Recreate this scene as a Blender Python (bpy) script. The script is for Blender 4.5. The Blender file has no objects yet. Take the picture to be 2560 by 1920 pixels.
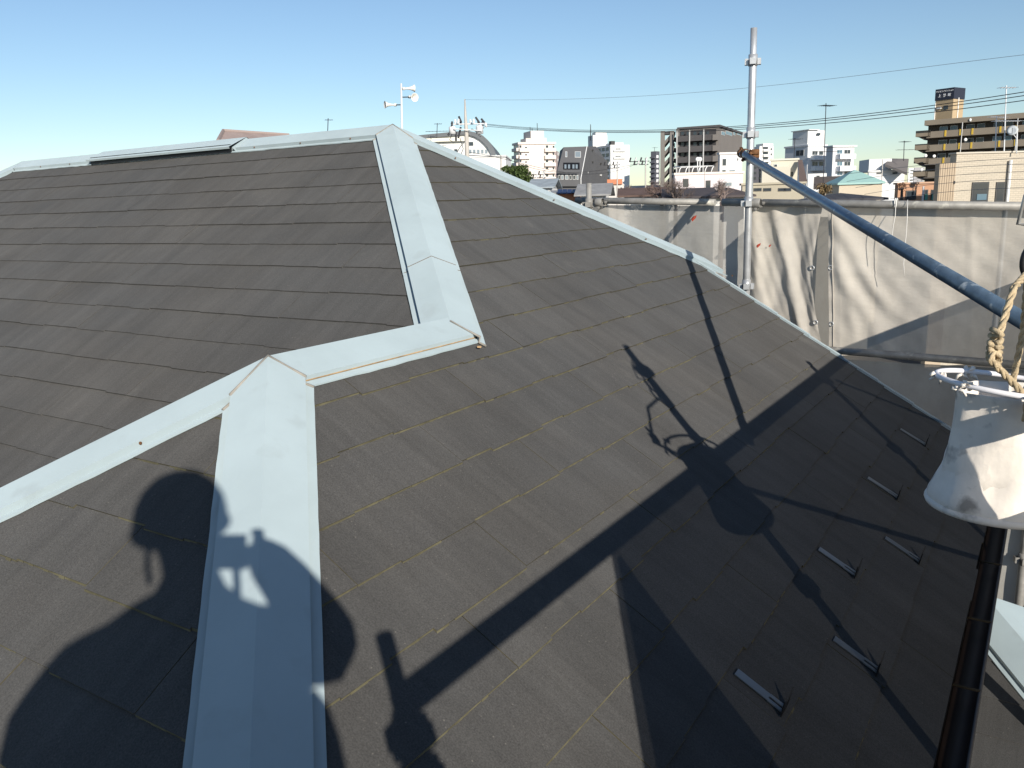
import bpy, bmesh, math, random
from mathutils import Vector, Matrix
random.seed(7)
D2R = math.radians
scene = bpy.context.scene
col = scene.collection

# ------------------------------------------------------------------ camera
H0 = 9.0                                   # camera height above the street
FPX, CX, CY = 2091.5, 1280.0, 960.0        # focal length in photo pixels, photo centre
RIGHT = Vector((0.841802, 0.538993, -0.029256)).normalized()
DOWN = Vector((0.088985, -0.192027, -0.977347)).normalized()
FWD = Vector((-0.532401, 0.820129, -0.209611)).normalized()
CAM = Vector((0, 0, H0))
cd = bpy.data.cameras.new('camera'); cd.sensor_width = 36.0; cd.lens = 36.0 * FPX / 2560.0
cd.clip_start = 0.02; cd.clip_end = 5000
camo = bpy.data.objects.new('camera', cd); col.objects.link(camo); scene.camera = camo
U_ = -DOWN
camo.matrix_world = Matrix(((RIGHT.x, U_.x, -FWD.x, CAM.x), (RIGHT.y, U_.y, -FWD.y, CAM.y), (RIGHT.z, U_.z, -FWD.z, CAM.z), (0, 0, 0, 1)))

# ------------------------------------------------------------------ sky, sun, exposure
SUN_AZ, SUN_EL = D2R(126.8), D2R(21.2)
SUNDIR = Vector((math.sin(SUN_AZ) * math.cos(SUN_EL), math.cos(SUN_AZ) * math.cos(SUN_EL), math.sin(SUN_EL)))
world = bpy.data.worlds.new('World'); scene.world = world; world.use_nodes = True
wn = world.node_tree
sky = wn.nodes.new('ShaderNodeTexSky'); sky.sky_type = 'NISHITA'; sky.sun_disc = False
sky.sun_elevation = SUN_EL; sky.sun_rotation = SUN_AZ
sky.altitude = 0; sky.air_density = 1.0; sky.dust_density = 0.15; sky.ozone_density = 2.9
wbg = wn.nodes['Background']; wbg.inputs[1].default_value = 0.098
wn.links.new(sky.outputs[0], wbg.inputs[0])
sl = bpy.data.lights.new('sun', 'SUN'); sl.energy = 4.8; sl.angle = D2R(0.53); sl.color = (1.0, 0.93, 0.82)
so = bpy.data.objects.new('sun', sl); col.objects.link(so)
so.rotation_euler = (-SUNDIR).to_track_quat('-Z', 'Y').to_euler(); so.location = (8, -6, 25)
vs = scene.view_settings
vs.view_transform = 'Standard'; vs.look = 'None'; vs.exposure = 0.3; vs.gamma = 1.0; vs.use_curve_mapping = False

# ------------------------------------------------------------------ helpers
def W(a, b, z):                            # roof frame: a = left along the ridge, b = ahead, z = height over the camera
    return Vector((-a, b, z + H0))
def ray(px, py):
    return RIGHT * ((px - CX) / FPX) + DOWN * ((py - CY) / FPX) + FWD
def at(px, py, depth):
    return CAM + ray(px, py) * depth
def atb(px, py, b):                        # where the sight line crosses the upright plane b = const
    r = ray(px, py); return CAM + r * (b / r.y)

class MB:
    def __init__(s): s.v = []; s.f = []; s.mi = []
    def add(s, vs_, fs, mi=0):
        o = len(s.v); s.v += [tuple(v) for v in vs_]
        for f in fs: s.f.append([i + o for i in f]); s.mi.append(mi)
    def obox(s, o, ex, ey, ez, mi=0):      # corner and three edge vectors
        p = [o, o + ex, o + ex + ey, o + ey]; p += [q + ez for q in p]
        fs = [(0, 3, 2, 1), (4, 5, 6, 7), (0, 1, 5, 4), (1, 2, 6, 5), (2, 3, 7, 6), (3, 0, 4, 7)]
        if ex.cross(ey).dot(ez) < 0: fs = [f[::-1] for f in fs]
        s.add(p, fs, mi)
    def cbox(s, c, sx, sy, sz, rz=0, mi=0):
        ca, sa = math.cos(rz), math.sin(rz)
        X = Vector((ca, sa, 0)) * sx; Y = Vector((-sa, ca, 0)) * sy; Z = Vector((0, 0, sz))
        s.obox(Vector(c) - X / 2 - Y / 2 - Z / 2, X, Y, Z, mi)
    def tube(s, pts, r, n=8, closed=False, caps=True, mi=0):
        pts = [Vector(p) for p in pts]; rs = r if isinstance(r, (list, tuple)) else [r] * len(pts)
        o = len(s.v); N = len(pts); prev = None
        for i, p in enumerate(pts):
            if closed: t = pts[(i + 1) % N] - pts[i - 1]
            else: t = pts[min(i + 1, N - 1)] - pts[max(i - 1, 0)]
            t.normalize()
            if prev is None:
                x = t.cross(Vector((0, 0, 1)))
                if x.length < 1e-3: x = t.cross(Vector((1, 0, 0)))
            else: x = prev - t * prev.dot(t)
            x.normalize(); prev = x; y = t.cross(x)
            for k in range(n):
                a = 2 * math.pi * k / n
                s.v.append(tuple(p + (x * math.cos(a) + y * math.sin(a)) * rs[i]))
        M = N if closed else N - 1
        for i in range(M):
            j = (i + 1) % N
            for k in range(n):
                k2 = (k + 1) % n
                s.f.append([o + i * n + k, o + i * n + k2, o + j * n + k2, o + j * n + k]); s.mi.append(mi)
        if caps and not closed:
            s.f.append([o + k for k in range(n)][::-1]); s.mi.append(mi)
            s.f.append([o + (N - 1) * n + k for k in range(n)]); s.mi.append(mi)
    def lathe(s, c, axis, prof, n=20, mi=0):   # prof: (radius, along axis)
        axis = Vector(axis).normalized(); x = axis.cross(Vector((0, 0, 1)))
        if x.length < 1e-3: x = Vector((1, 0, 0))
        x.normalize(); y = axis.cross(x); c = Vector(c); o = len(s.v)
        for (r, h) in prof:
            for k in range(n):
                a = 2 * math.pi * k / n; s.v.append(tuple(c + axis * h + (x * math.cos(a) + y * math.sin(a)) * r))
        for i in range(len(prof) - 1):
            for k in range(n):
                k2 = (k + 1) % n; s.f.append([o + i * n + k, o + i * n + k2, o + (i + 1) * n + k2, o + (i + 1) * n + k]); s.mi.append(mi)
    def build(s, name, mat, parent=None, smooth=False):
        me = bpy.data.meshes.new(name); me.from_pydata(s.v, [], s.f); me.update()
        mats = mat if isinstance(mat, (list, tuple)) else [mat]
        for m_ in mats: me.materials.append(m_)
        if len(mats) > 1: me.polygons.foreach_set('material_index', s.mi)
        if smooth: me.polygons.foreach_set('use_smooth', [len(f) == 4 for f in s.f])
        ob = bpy.data.objects.new(name, me); col.objects.link(ob)
        if parent is not None:
            ob.parent = parent; ob.matrix_parent_inverse = Matrix.Translation(-parent.location)
        return ob
def tag(o, label=None, cat=None, group=None, kind=None):
    for k, v in (('label', label), ('category', cat), ('group', group), ('kind', kind)):
        if v: o[k] = v
    return o
def thing(name, label, cat, loc, group=None):
    o = bpy.data.objects.new(name, None); col.objects.link(o); o.location = loc; o.empty_display_size = 0.2
    return tag(o, label, cat, group)

# ------------------------------------------------------------------ materials
def mat(name, rgb, rough=0.8, metal=0.0, spec=0.3, var=0.0, vscale=4.0, stretch=None, bump=0.0, bscale=200.0, rnd=0.0, dirt=None):
    """principled with noise tone, optional per-object tone (rnd), bump and a stain (colour, scale, threshold, amount)"""
    m_ = bpy.data.materials.new(name); m_.use_nodes = True; nt = m_.node_tree; N = nt.nodes; L = nt.links
    b = N['Principled BSDF']; b.inputs['Roughness'].default_value = rough; b.inputs['Metallic'].default_value = metal
    b.inputs['Specular IOR Level'].default_value = spec; b.inputs['Base Color'].default_value = (*rgb, 1)
    cur = None
    def coords(sc_=None):
        tc = N.new('ShaderNodeTexCoord')
        if sc_ is None: return tc.outputs['Object']
        mp = N.new('ShaderNodeMapping'); mp.inputs['Scale'].default_value = sc_; L.new(tc.outputs['Object'], mp.inputs['Vector']); return mp.outputs[0]
    if var or rnd or dirt:
        rg = N.new('ShaderNodeRGB'); rg.outputs[0].default_value = (*rgb, 1); cur = rg.outputs[0]
    def scale_by(cur, fac):
        mx = N.new('ShaderNodeMix'); mx.data_type = 'RGBA'; mx.blend_type = 'MULTIPLY'; mx.inputs[0].default_value = 1
        L.new(cur, mx.inputs[6]); L.new(fac, mx.inputs[7]); return mx.outputs[2]
    if var:
        nz = N.new('ShaderNodeTexNoise'); nz.inputs['Scale'].default_value = vscale; nz.inputs['Detail'].default_value = 6; nz.inputs['Roughness'].default_value = .62
        L.new(coords(stretch), nz.inputs['Vector'])
        mr = N.new('ShaderNodeMapRange'); mr.inputs[1].default_value = .28; mr.inputs[2].default_value = .72; mr.inputs[3].default_value = 1 - var; mr.inputs[4].default_value = 1 + var
        L.new(nz.outputs['Fac'], mr.inputs[0]); cur = scale_by(cur, mr.outputs[0])
    if rnd:
        oi = N.new('ShaderNodeObjectInfo'); mr = N.new('ShaderNodeMapRange'); mr.inputs[3].default_value = 1 - rnd; mr.inputs[4].default_value = 1 + rnd
        L.new(oi.outputs['Random'], mr.inputs[0]); cur = scale_by(cur, mr.outputs[0])
    if dirt:
        dc, ds, dt, da = dirt
        nz = N.new('ShaderNodeTexNoise'); nz.inputs['Scale'].default_value = ds; nz.inputs['Detail'].default_value = 8
        L.new(coords(), nz.inputs['Vector'])
        mr = N.new('ShaderNodeMapRange'); mr.inputs[1].default_value = dt; mr.inputs[2].default_value = dt + .12; mr.inputs[3].default_value = 0; mr.inputs[4].default_value = da
        L.new(nz.outputs['Fac'], mr.inputs[0])
        mx = N.new('ShaderNodeMix'); mx.data_type = 'RGBA'; L.new(mr.outputs[0], mx.inputs[0]); L.new(cur, mx.inputs[6]); mx.inputs[7].default_value = (*dc, 1); cur = mx.outputs[2]
    if cur is not None: L.new(cur, b.inputs['Base Color'])
    if bump:
        nz = N.new('ShaderNodeTexNoise'); nz.inputs['Scale'].default_value = bscale; nz.inputs['Detail'].default_value = 4; L.new(coords(), nz.inputs['Vector'])
        bp = N.new('ShaderNodeBump'); bp.inputs['Strength'].default_value = bump; bp.inputs['Distance'].default_value = .004
        L.new(nz.outputs['Fac'], bp.inputs['Height']); L.new(bp.outputs[0], b.inputs['Normal'])
    return m_

def slate_mat(name, along):
    """fibre-cement slate: tone per slate, streaks down the fall line, grain, pale specks"""
    m_ = bpy.data.materials.new(name); m_.use_nodes = True; nt = m_.node_tree; N = nt.nodes; L = nt.links
    b = N['Principled BSDF']; b.inputs['Roughness'].default_value = .75; b.inputs['Specular IOR Level'].default_value = .2; b.inputs['Diffuse Roughness'].default_value = 1.0
    tc = N.new('ShaderNodeTexCoord')
    def noise(scale, detail, vec_scale, rough=.6):
        mp = N.new('ShaderNodeMapping'); mp.inputs['Scale'].default_value = vec_scale; L.new(tc.outputs['Object'], mp.inputs['Vector'])
        nz = N.new('ShaderNodeTexNoise'); nz.inputs['Scale'].default_value = scale; nz.inputs['Detail'].default_value = detail; nz.inputs['Roughness'].default_value = rough
        L.new(mp.outputs[0], nz.inputs['Vector']); return nz.outputs['Fac']
    def rng(s, a0, a1, b0, b1):
        mr = N.new('ShaderNodeMapRange'); mr.inputs[1].default_value = a0; mr.inputs[2].default_value = a1; mr.inputs[3].default_value = b0; mr.inputs[4].default_value = b1
        L.new(s, mr.inputs[0]); return mr.outputs[0]
    def math_(op, a, c):
        n_ = N.new('ShaderNodeMath'); n_.operation = op
        for i, x in enumerate((a, c)):
            if isinstance(x, (int, float)): n_.inputs[i].default_value = x
            else: L.new(x, n_.inputs[i])
        return n_.outputs[0]
    st = (1.2, 12, 1.2) if along == 'x' else (12, 1.2, 1.2)
    st2 = (3, 60, 3) if along == 'x' else (60, 3, 3)
    oi = N.new('ShaderNodeObjectInfo')
    f = rng(oi.outputs['Random'], 0, 1, .955, 1.045)
    f = math_('MULTIPLY', f, rng(noise(1.0, 4, st), .3, .7, .89, 1.11))
    f = math_('MULTIPLY', f, rng(noise(1.0, 3, st2), .3, .7, .95, 1.05))
    f = math_('MULTIPLY', f, rng(noise(2.2, 5, (1, 1, 1)), .3, .7, .88, 1.12))
    f = math_('MULTIPLY', f, rng(noise(260, 2, (1, 1, 1)), .25, .75, .70, 1.30))
    rg = N.new('ShaderNodeMix'); rg.data_type = 'RGBA'
    L.new(rng(noise(1.3, 3, (1, 1, 1)), .35, .65, 0, 1), rg.inputs[0])
    rg.inputs[6].default_value = (.0600, .0598, .0595, 1); rg.inputs[7].default_value = (.0625, .0605, .058, 1)
    mx = N.new('ShaderNodeMix'); mx.data_type = 'RGBA'; mx.blend_type = 'MULTIPLY'; mx.inputs[0].default_value = 1
    L.new(rg.outputs[2], mx.inputs[6]); L.new(f, mx.inputs[7])
    # pale lichen specks and a few larger worn pale patches
    vo = N.new('ShaderNodeTexVoronoi'); vo.inputs['Scale'].default_value = 42; L.new(tc.outputs['Object'], vo.inputs['Vector'])
    sp = math_('MULTIPLY', rng(vo.outputs['Distance'], .04, .11, 1, 0), rng(noise(3.0, 3, (1, 1, 1)), .42, .60, 0, 1))
    wp = math_('MULTIPLY', rng(noise(3.2, 6, (1, 1, 1), .7), .60, .74, 0, .30), rng(oi.outputs['Random'], .55, .9, 0, 1))
    mx2 = N.new('ShaderNodeMix'); mx2.data_type = 'RGBA'
    L.new(math_('MAXIMUM', math_('MULTIPLY', sp, .75), wp), mx2.inputs[0]); L.new(mx.outputs[2], mx2.inputs[6]); mx2.inputs[7].default_value = (.15, .142, .128, 1)
    L.new(mx2.outputs[2], b.inputs['Base Color'])
    bp = N.new('ShaderNodeBump'); bp.inputs['Strength'].default_value = .35; bp.inputs['Distance'].default_value = .002
    L.new(math_('ADD', noise(300, 3, (1, 1, 1)), math_('MULTIPLY', noise(1, 3, (4, 160, 4) if along == 'x' else (160, 4, 4)), .9)), bp.inputs['Height']); L.new(bp.outputs[0], b.inputs['Normal'])
    return m_

def mesh_mat(name, rgb, transp, trans=0.25, wave=True):
    """woven scaffold sheet: part of the light passes straight through the holes, part glows through the threads"""
    m_ = bpy.data.materials.new(name); m_.use_nodes = True; nt = m_.node_tree; N = nt.nodes; L = nt.links
    out = N['Material Output']; b = N['Principled BSDF']; b.inputs['Roughness'].default_value = .75; b.inputs['Specular IOR Level'].default_value = .2
    tc = N.new('ShaderNodeTexCoord'); nz = N.new('ShaderNodeTexNoise'); nz.inputs['Scale'].default_value = 2.2; nz.inputs['Detail'].default_value = 8; nz.inputs['Roughness'].default_value = .65
    mp = N.new('ShaderNodeMapping'); mp.inputs['Scale'].default_value = (1.3, 1, .7); L.new(tc.outputs['Object'], mp.inputs['Vector']); L.new(mp.outputs[0], nz.inputs['Vector'])
    cr = N.new('ShaderNodeValToRGB'); cr.color_ramp.elements[0].position = .33; cr.color_ramp.elements[1].position = .68
    cr.color_ramp.elements[0].color = (*[c * .74 for c in rgb], 1); cr.color_ramp.elements[1].color = (*[min(1, c * 1.12) for c in rgb], 1)
    L.new(nz.outputs['Fac'], cr.inputs[0]); L.new(cr.outputs[0], b.inputs['Base Color'])
    n2 = N.new('ShaderNodeTexNoise'); n2.inputs['Scale'].default_value = 9; n2.inputs['Detail'].default_value = 9; n2.inputs['Roughness'].default_value = .6; mp2 = N.new('ShaderNodeMapping'); mp2.inputs['Scale'].default_value = (.6, 1, 1.6); L.new(tc.outputs['Object'], mp2.inputs['Vector']); L.new(mp2.outputs[0], n2.inputs['Vector'])
    bp = N.new('ShaderNodeBump'); bp.inputs['Strength'].default_value = .32; bp.inputs['Distance'].default_value = .02; L.new(n2.outputs['Fac'], bp.inputs['Height']); L.new(bp.outputs[0], b.inputs['Normal'])
    tl = N.new('ShaderNodeBsdfTranslucent'); L.new(cr.outputs[0], tl.inputs['Color'])
    m1 = N.new('ShaderNodeMixShader'); m1.inputs[0].default_value = trans; L.new(b.outputs[0], m1.inputs[1]); L.new(tl.outputs[0], m1.inputs[2])
    tp = N.new('ShaderNodeBsdfTransparent'); m2 = N.new('ShaderNodeMixShader'); m2.inputs[0].default_value = transp
    L.new(m1.outputs[0], m2.inputs[1]); L.new(tp.outputs[0], m2.inputs[2]); L.new(m2.outputs[0], out.inputs['Surface'])
    return m_

def glass_mat(name, rgb=(.03, .04, .05)):
    return mat(name, rgb, rough=.08, spec=.6)

MT = {}
MT['slate_x'] = slate_mat('slate_fall_x', 'x'); MT['slate_y'] = slate_mat('slate_fall_y', 'y')
MT['under'] = mat('roof_felt', (.02, .02, .02), .9)
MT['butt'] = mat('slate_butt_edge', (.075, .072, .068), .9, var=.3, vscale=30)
MT['butt_moss'] = mat('slate_butt_edge_mossy', (.075, .068, .045), .9, var=.4, vscale=9)
MT['moss'] = mat('yellow_lichen', (.105, .096, .058), .95, var=.4, vscale=14)
MT['cap'] = mat('painted_steel_capping', (.325, .39, .415), .5, spec=.25, var=.08, vscale=2.6, bump=.10, bscale=5, dirt=((.25, .285, .295), 9.0, .60, .30))
MT['cap'].node_tree.nodes['Principled BSDF'].inputs['Diffuse Roughness'].default_value = .7
MT['seal'] = mat('aged_sealant', (.27, .25, .22), .8, var=.3, vscale=25)
MT['rust'] = mat('rust', (.15, .072, .032), .9, var=.5, vscale=60)
MT['rustline'] = mat('rust_stained_edge', (.38, .25, .13), .85, var=.4, vscale=18)
MT['galv'] = mat('galvanised_pipe', (.50, .51, .52), .42, metal=.55, var=.22, vscale=9, dirt=((.62, .62, .60), 14, .62, .5))
MT['galv_dull'] = mat('weathered_pipe', (.30, .29, .27), .6, metal=.25, var=.3, vscale=11, dirt=((.62, .60, .52), 16, .60, .7))
MT['bluepipe'] = mat('blue_grey_pipe', (.10, .15, .21), .33, metal=.35, var=.25, vscale=5, stretch=(6, 2, 6), dirt=((.50, .55, .58), 22, .62, .8))
MT['gutter'] = mat('brown_gutter', (.028, .018, .014), .5, var=.25, vscale=6)
MT['guttermetal'] = mat('gutter_outer_lip', (.12, .11, .105), .6)
MT['snow'] = mat('stainless_snow_guard', (.28, .29, .30), .42, metal=.85, spec=.5)
MT['snowdark'] = mat('snow_guard_prong', (.03, .03, .03), .5, metal=.4)
MT['sheet'] = mesh_mat('scaffold_mesh_sheet', (.57, .53, .47), .10, .20)
MT['sheet2'] = mesh_mat('scaffold_mesh_sheet_grey', (.45, .435, .40), .17, .20)
MT['sheet_side'] = mesh_mat('scaffold_mesh_sheet_dark', (.30, .29, .28), .115, .06)
MT['canvas'] = mat('bucket_canvas', (.80, .735, .655), .9, var=.16, vscale=7, bump=.6, bscale=22, dirt=((.16, .145, .13), 13, .58, .75))
MT['hoop'] = mat('white_vinyl_hoop', (.80, .78, .80), .5)
MT['rope'] = mat('manila_rope', (.47, .37, .235), .95, var=.35, vscale=60, bump=.6, bscale=300)
MT['black'] = mat('black_plastic', (.012, .012, .014), .4)
MT['steel'] = mat('steel_rod', (.45, .44, .42), .4, metal=.8)
MT['cord'] = mat('dark_cord', (.05, .048, .045), .9)
MT['cordw'] = mat('white_cord', (.72, .70, .66), .9)
MT['wall_beige'] = mat('house_wall', (.42, .38, .33), .9, var=.08)
MT['wood'] = mat('scaffold_board', (.30, .30, .30), .6, metal=.4, var=.2)
MT['red'] = mat('red_tape', (.45, .07, .04), .8)
MT['bracket'] = mat('rusty_gutter_bracket', (.055, .040, .020), .8, var=.4, vscale=30)
MT['seam'] = mat('dirt_seam', (.16, .13, .10), .9, var=.4, vscale=20)  # dark brown for the lap joints and the near hip's flange line
# ------------------------------------------------------------------ ground
g = MB(); g.add([(-1500, -600, 0), (1200, -600, 0), (1200, 2200, 0), (-1500, 2200, 0)], [(0, 1, 2, 3)])
tag(g.build('ground', mat('street_asphalt', (.075, .073, .07), .9, var=.25, vscale=.2)), kind='structure')

# ------------------------------------------------------------------ the roof we stand over
M_ = 0.6111; HC = 0.0354
PA, PB, PZ = 3.329, 3.929, 0.479          # peak of the hip end
JA, J1B, J2B, JZ = 1.882, 2.481, 1.613, -0.405   # lower ridge of the wing, far end and near end
NN = math.sqrt(1 + M_ * M_)
RIDGE_L = 7.42
VERGE_B = 5.2; EAVE_A = 0.150; EAVE_Z = -1.50
class Plane:                                # u along the courses, v the plan coordinate that falls
    def __init__(s, kind, z0, v0):
        s.kind, s.z0, s.v0 = kind, z0, v0
        s.n = Vector((M_, 0, 1)) / NN if kind == 'R' else Vector((0, -M_, 1)) / NN
    def p(s, u, v, t=0.0):
        z = s.z0 - HC - M_ * (s.v0 - v)
        return (W(v, u, z) if s.kind == 'R' else W(u, v, z)) + s.n * t
PR = Plane('R', PZ, PA); PL = Plane('L', PZ, PB); PF = Plane('F', JZ, J2B)

house = thing('hip_roofed_house', 'house with dark grey slate hip roof and pale blue metal ridge caps in the foreground', 'house', W(4, 2.5, -9))
def poly_part(name, pts, mat_, parent, thick=0.02):
    m = MB(); n = len(pts); nrm = (pts[1] - pts[0]).cross(pts[2] - pts[0]).normalized()
    if nrm.z < 0: pts = pts[::-1]; nrm = -nrm
    m.add(pts + [q - nrm * thick for q in pts], [list(range(n)), list(range(2 * n - 1, n - 1, -1))] + [(i, i + n, (i + 1) % n + n, (i + 1) % n) for i in range(n)])
    return m.build(name, mat_, parent)
T0 = -0.012
c_eF = J2B - (JZ - HC - EAVE_Z) / M_        # plan coordinate of the front eave
c_eL = PB - (PZ - HC - EAVE_Z) / M_
slopeR = poly_part('roof_slope', [PR.p(PB, PA, T0), PR.p(J1B, JA, T0), PR.p(J2B, JA, T0), PR.p(EAVE_A - .269, EAVE_A, T0), PR.p(VERGE_B, EAVE_A, T0), PR.p(VERGE_B, 7.258 - VERGE_B, T0)], MT['under'], house)
slopeL = poly_part('roof_slope', [PL.p(PA, PB, T0), PL.p(JA, J1B, T0), PL.p(4.363 - c_eL, c_eL, T0), PL.p(11.349 - c_eL, c_eL, T0), PL.p(RIDGE_L, PB, T0)], MT['under'], house)
slopeF = poly_part('roof_slope', [PF.p(JA, J2B, T0), PF.p(3.495 - c_eF, c_eF, T0), PF.p(c_eF + .269, c_eF, T0)], MT['under'], house)
poly_part('roof_slope', [W(JA, J1B, JZ - HC), W(JA, J2B, JZ - HC), W(3.495 - c_eF, c_eF, EAVE_Z), W(3.495 - c_eF + .05, c_eL, EAVE_Z)], MT['slate_x'], house)
zb = PZ - HC - M_ * (5.36 - PB)
poly_part('roof_slope', [W(PA, PB, PZ - HC), W(RIDGE_L, PB, PZ - HC), W(RIDGE_L + 1.43, 5.36, zb), W(7.258 - 5.36, 5.36, zb)], MT['slate_y'], house)
poly_part('roof_slope', [W(RIDGE_L, PB, PZ - HC), W(RIDGE_L + 3.1, PB - 3.1, PZ - HC - M_ * 3.1), W(RIDGE_L + 3.1, 5.36, PZ - HC - M_ * 3.1), W(RIDGE_L + 1.43, 5.36, zb)], MT['slate_x'], house)

def clip(poly, A, B, C):                    # keep A*u + B*v <= C
    out = []
    for i in range(len(poly)):
        p, q = poly[i], poly[(i + 1) % len(poly)]
        dp, dq = A * p[0] + B * p[1] - C, A * q[0] + B * q[1] - C
        if dp <= 0: out.append(p)
        if (dp < 0 < dq) or (dq < 0 < dp):
            t = dp / (dp - dq); out.append((p[0] + t * (q[0] - p[0]), p[1] + t * (q[1] - p[1])))
    return out
def in_frame(p, mx=120):
    d = p - CAM; z = d.dot(FWD)
    if z < .05: return False
    x = CX + FPX * d.dot(RIGHT) / z; y = CY + FPX * d.dot(DOWN) / z
    return -mx < x < 2560 + mx and -mx < y < 1920 + mx
SLW = 0.91
def slates(pl, parent, first, step, n0, n1, u0, u1, planes, face_mat, butt_mat, moss=None, amp=1.0):
    rs = random.Random(11 + len(parent.name) + int(first * 1000))
    for i in range(n0, n1):
        v0 = first - step * i; v1 = v0 + step + .012
        off = (.455 if i % 2 else 0) + rs.uniform(-.12, .12)
        k0 = int(math.floor((u0 - off) / SLW)); k1 = int(math.ceil((u1 - off) / SLW))
        for k in range(k0, k1):
            ua = off + k * SLW + .0015; ub = off + (k + 1) * SLW - .0015
            # stepped lower edge
            cuts = [ua]
            while cuts[-1] < ub - .2: cuts.append(cuts[-1] + rs.choice((.15, .225, .30)))
            cuts[-1] = ub
            poly = []; prev = None
            for c in range(len(cuts) - 1):
                d = rs.choice((0, .004, .009)) * amp
                if prev == d: d = .0045 if d != .0045 else 0
                prev = d
                poly += [(cuts[c], v0 + d), (cuts[c + 1], v0 + d)]
            poly += [(ub, v1), (ua, v1)]
            vm = (v0 + v1) / 2
            for (A, B, C) in planes(vm):
                poly = clip(poly, A, B, C)
                if len(poly) < 3: break
            if len(poly) < 3: continue
            ar = abs(sum(poly[j][0] * poly[(j + 1) % len(poly)][1] - poly[(j + 1) % len(poly)][0] * poly[j][1] for j in range(len(poly)))) / 2
            if ar < .0008: continue
            wob = rs.uniform(-.0008, .0012)
            def tt(v): return .0105 + wob - .0065 * min(1.0, max(0.0, (v - v0) / step))
            top = [pl.p(u, v, tt(v)) for u, v in poly]
            if not any(in_frame(q) for q in top): continue
            nrm = sum(((top[j] - top[0]).cross(top[(j + 1) % len(top)] - top[0]) for j in range(len(top))), Vector())
            if nrm.z < 0: poly = poly[::-1]; top = top[::-1]
            bot = [q - pl.n * .0055 for q in top]
            n = len(top); m = MB(); m.add(top + bot, [list(range(n))], 0)
            m.f += [[j, j + n, (j + 1) % n + n, (j + 1) % n] for j in range(n)]; m.mi += [1] * n
            m.build('slate', [face_mat, butt_mat], parent)
            if moss is not None:
                for j in range(n):
                    (ua_, va_), (ub_, vb_) = poly[j], poly[(j + 1) % n]
                    if abs(va_ - vb_) < 1e-4 and va_ < v0 + .03 and abs(ua_ - ub_) > .02: moss.append((min(ua_, ub_), max(ua_, ub_), va_, wob))
def planesR(v):
    L_ = [(1, 0, VERGE_B), (0, -1, -EAVE_A + .03)]
    L_.append((1, 1, 7.258 - .02))
    L_.append((-1, 1, -.6 - .02) if v > JA else (-1, 1, .269 - .02))
    return L_
mossR = []
slates(PR, slopeR, 2.9516, .1556, -2, 19, -.2, 5.3, planesR, MT['slate_x'], MT['butt_moss'], mossR)
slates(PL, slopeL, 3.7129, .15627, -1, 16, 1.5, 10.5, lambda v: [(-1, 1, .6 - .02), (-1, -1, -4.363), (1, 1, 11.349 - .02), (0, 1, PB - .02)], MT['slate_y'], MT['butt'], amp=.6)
mossF = []
slates(PF, slopeF, 1.2699, .1556, -2, 7, 0.2, 3.4, lambda v: [(-1, 1, -.269 - .02), (1, 1, 3.495 - .02)], MT['slate_y'], MT['butt_moss'], mossF)

def moss_strips(name, segs, pl, parent, dens):
    rs = random.Random(5); m = MB()
    for (ua, ub, v, wob) in segs:
        n = max(1, int((ub - ua) / .022)); state = rs.random()
        for j in range(n):
            a0 = ua + (ub - ua) * j / n; a1 = ua + (ub - ua) * (j + 1) / n
            state = .82 * state + .18 * rs.random() * 1.0 + rs.uniform(-.08, .08)
            dd = dens(a0, v)
            if state > dd: continue
            w0 = rs.uniform(.0012, .0032) * (1.8 if rs.random() < .05 else 1); hgt = .0046 + wob
            A = pl.p(a0, v + .0004, .0040 + hgt); B = pl.p(a1, v + .0004, .0040 + hgt)
            C = pl.p(a1, v - w0, .0045); D = pl.p(a0, v - w0, .0045)
            m.add([A, B, C, D], [(0, 1, 2, 3)])
    o = m.build(name, MT['moss'], parent); o['kind'] = 'stuff'
moss_strips('lichen', mossR, PR, slopeR, lambda u, v: .80 - .15 * max(0, u - 1.6) - .35 * max(0, v - 1.5) - .5 * max(0, .85 - v))
moss_strips('lichen', mossF, PF, slopeF, lambda u, v: .58)

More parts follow.
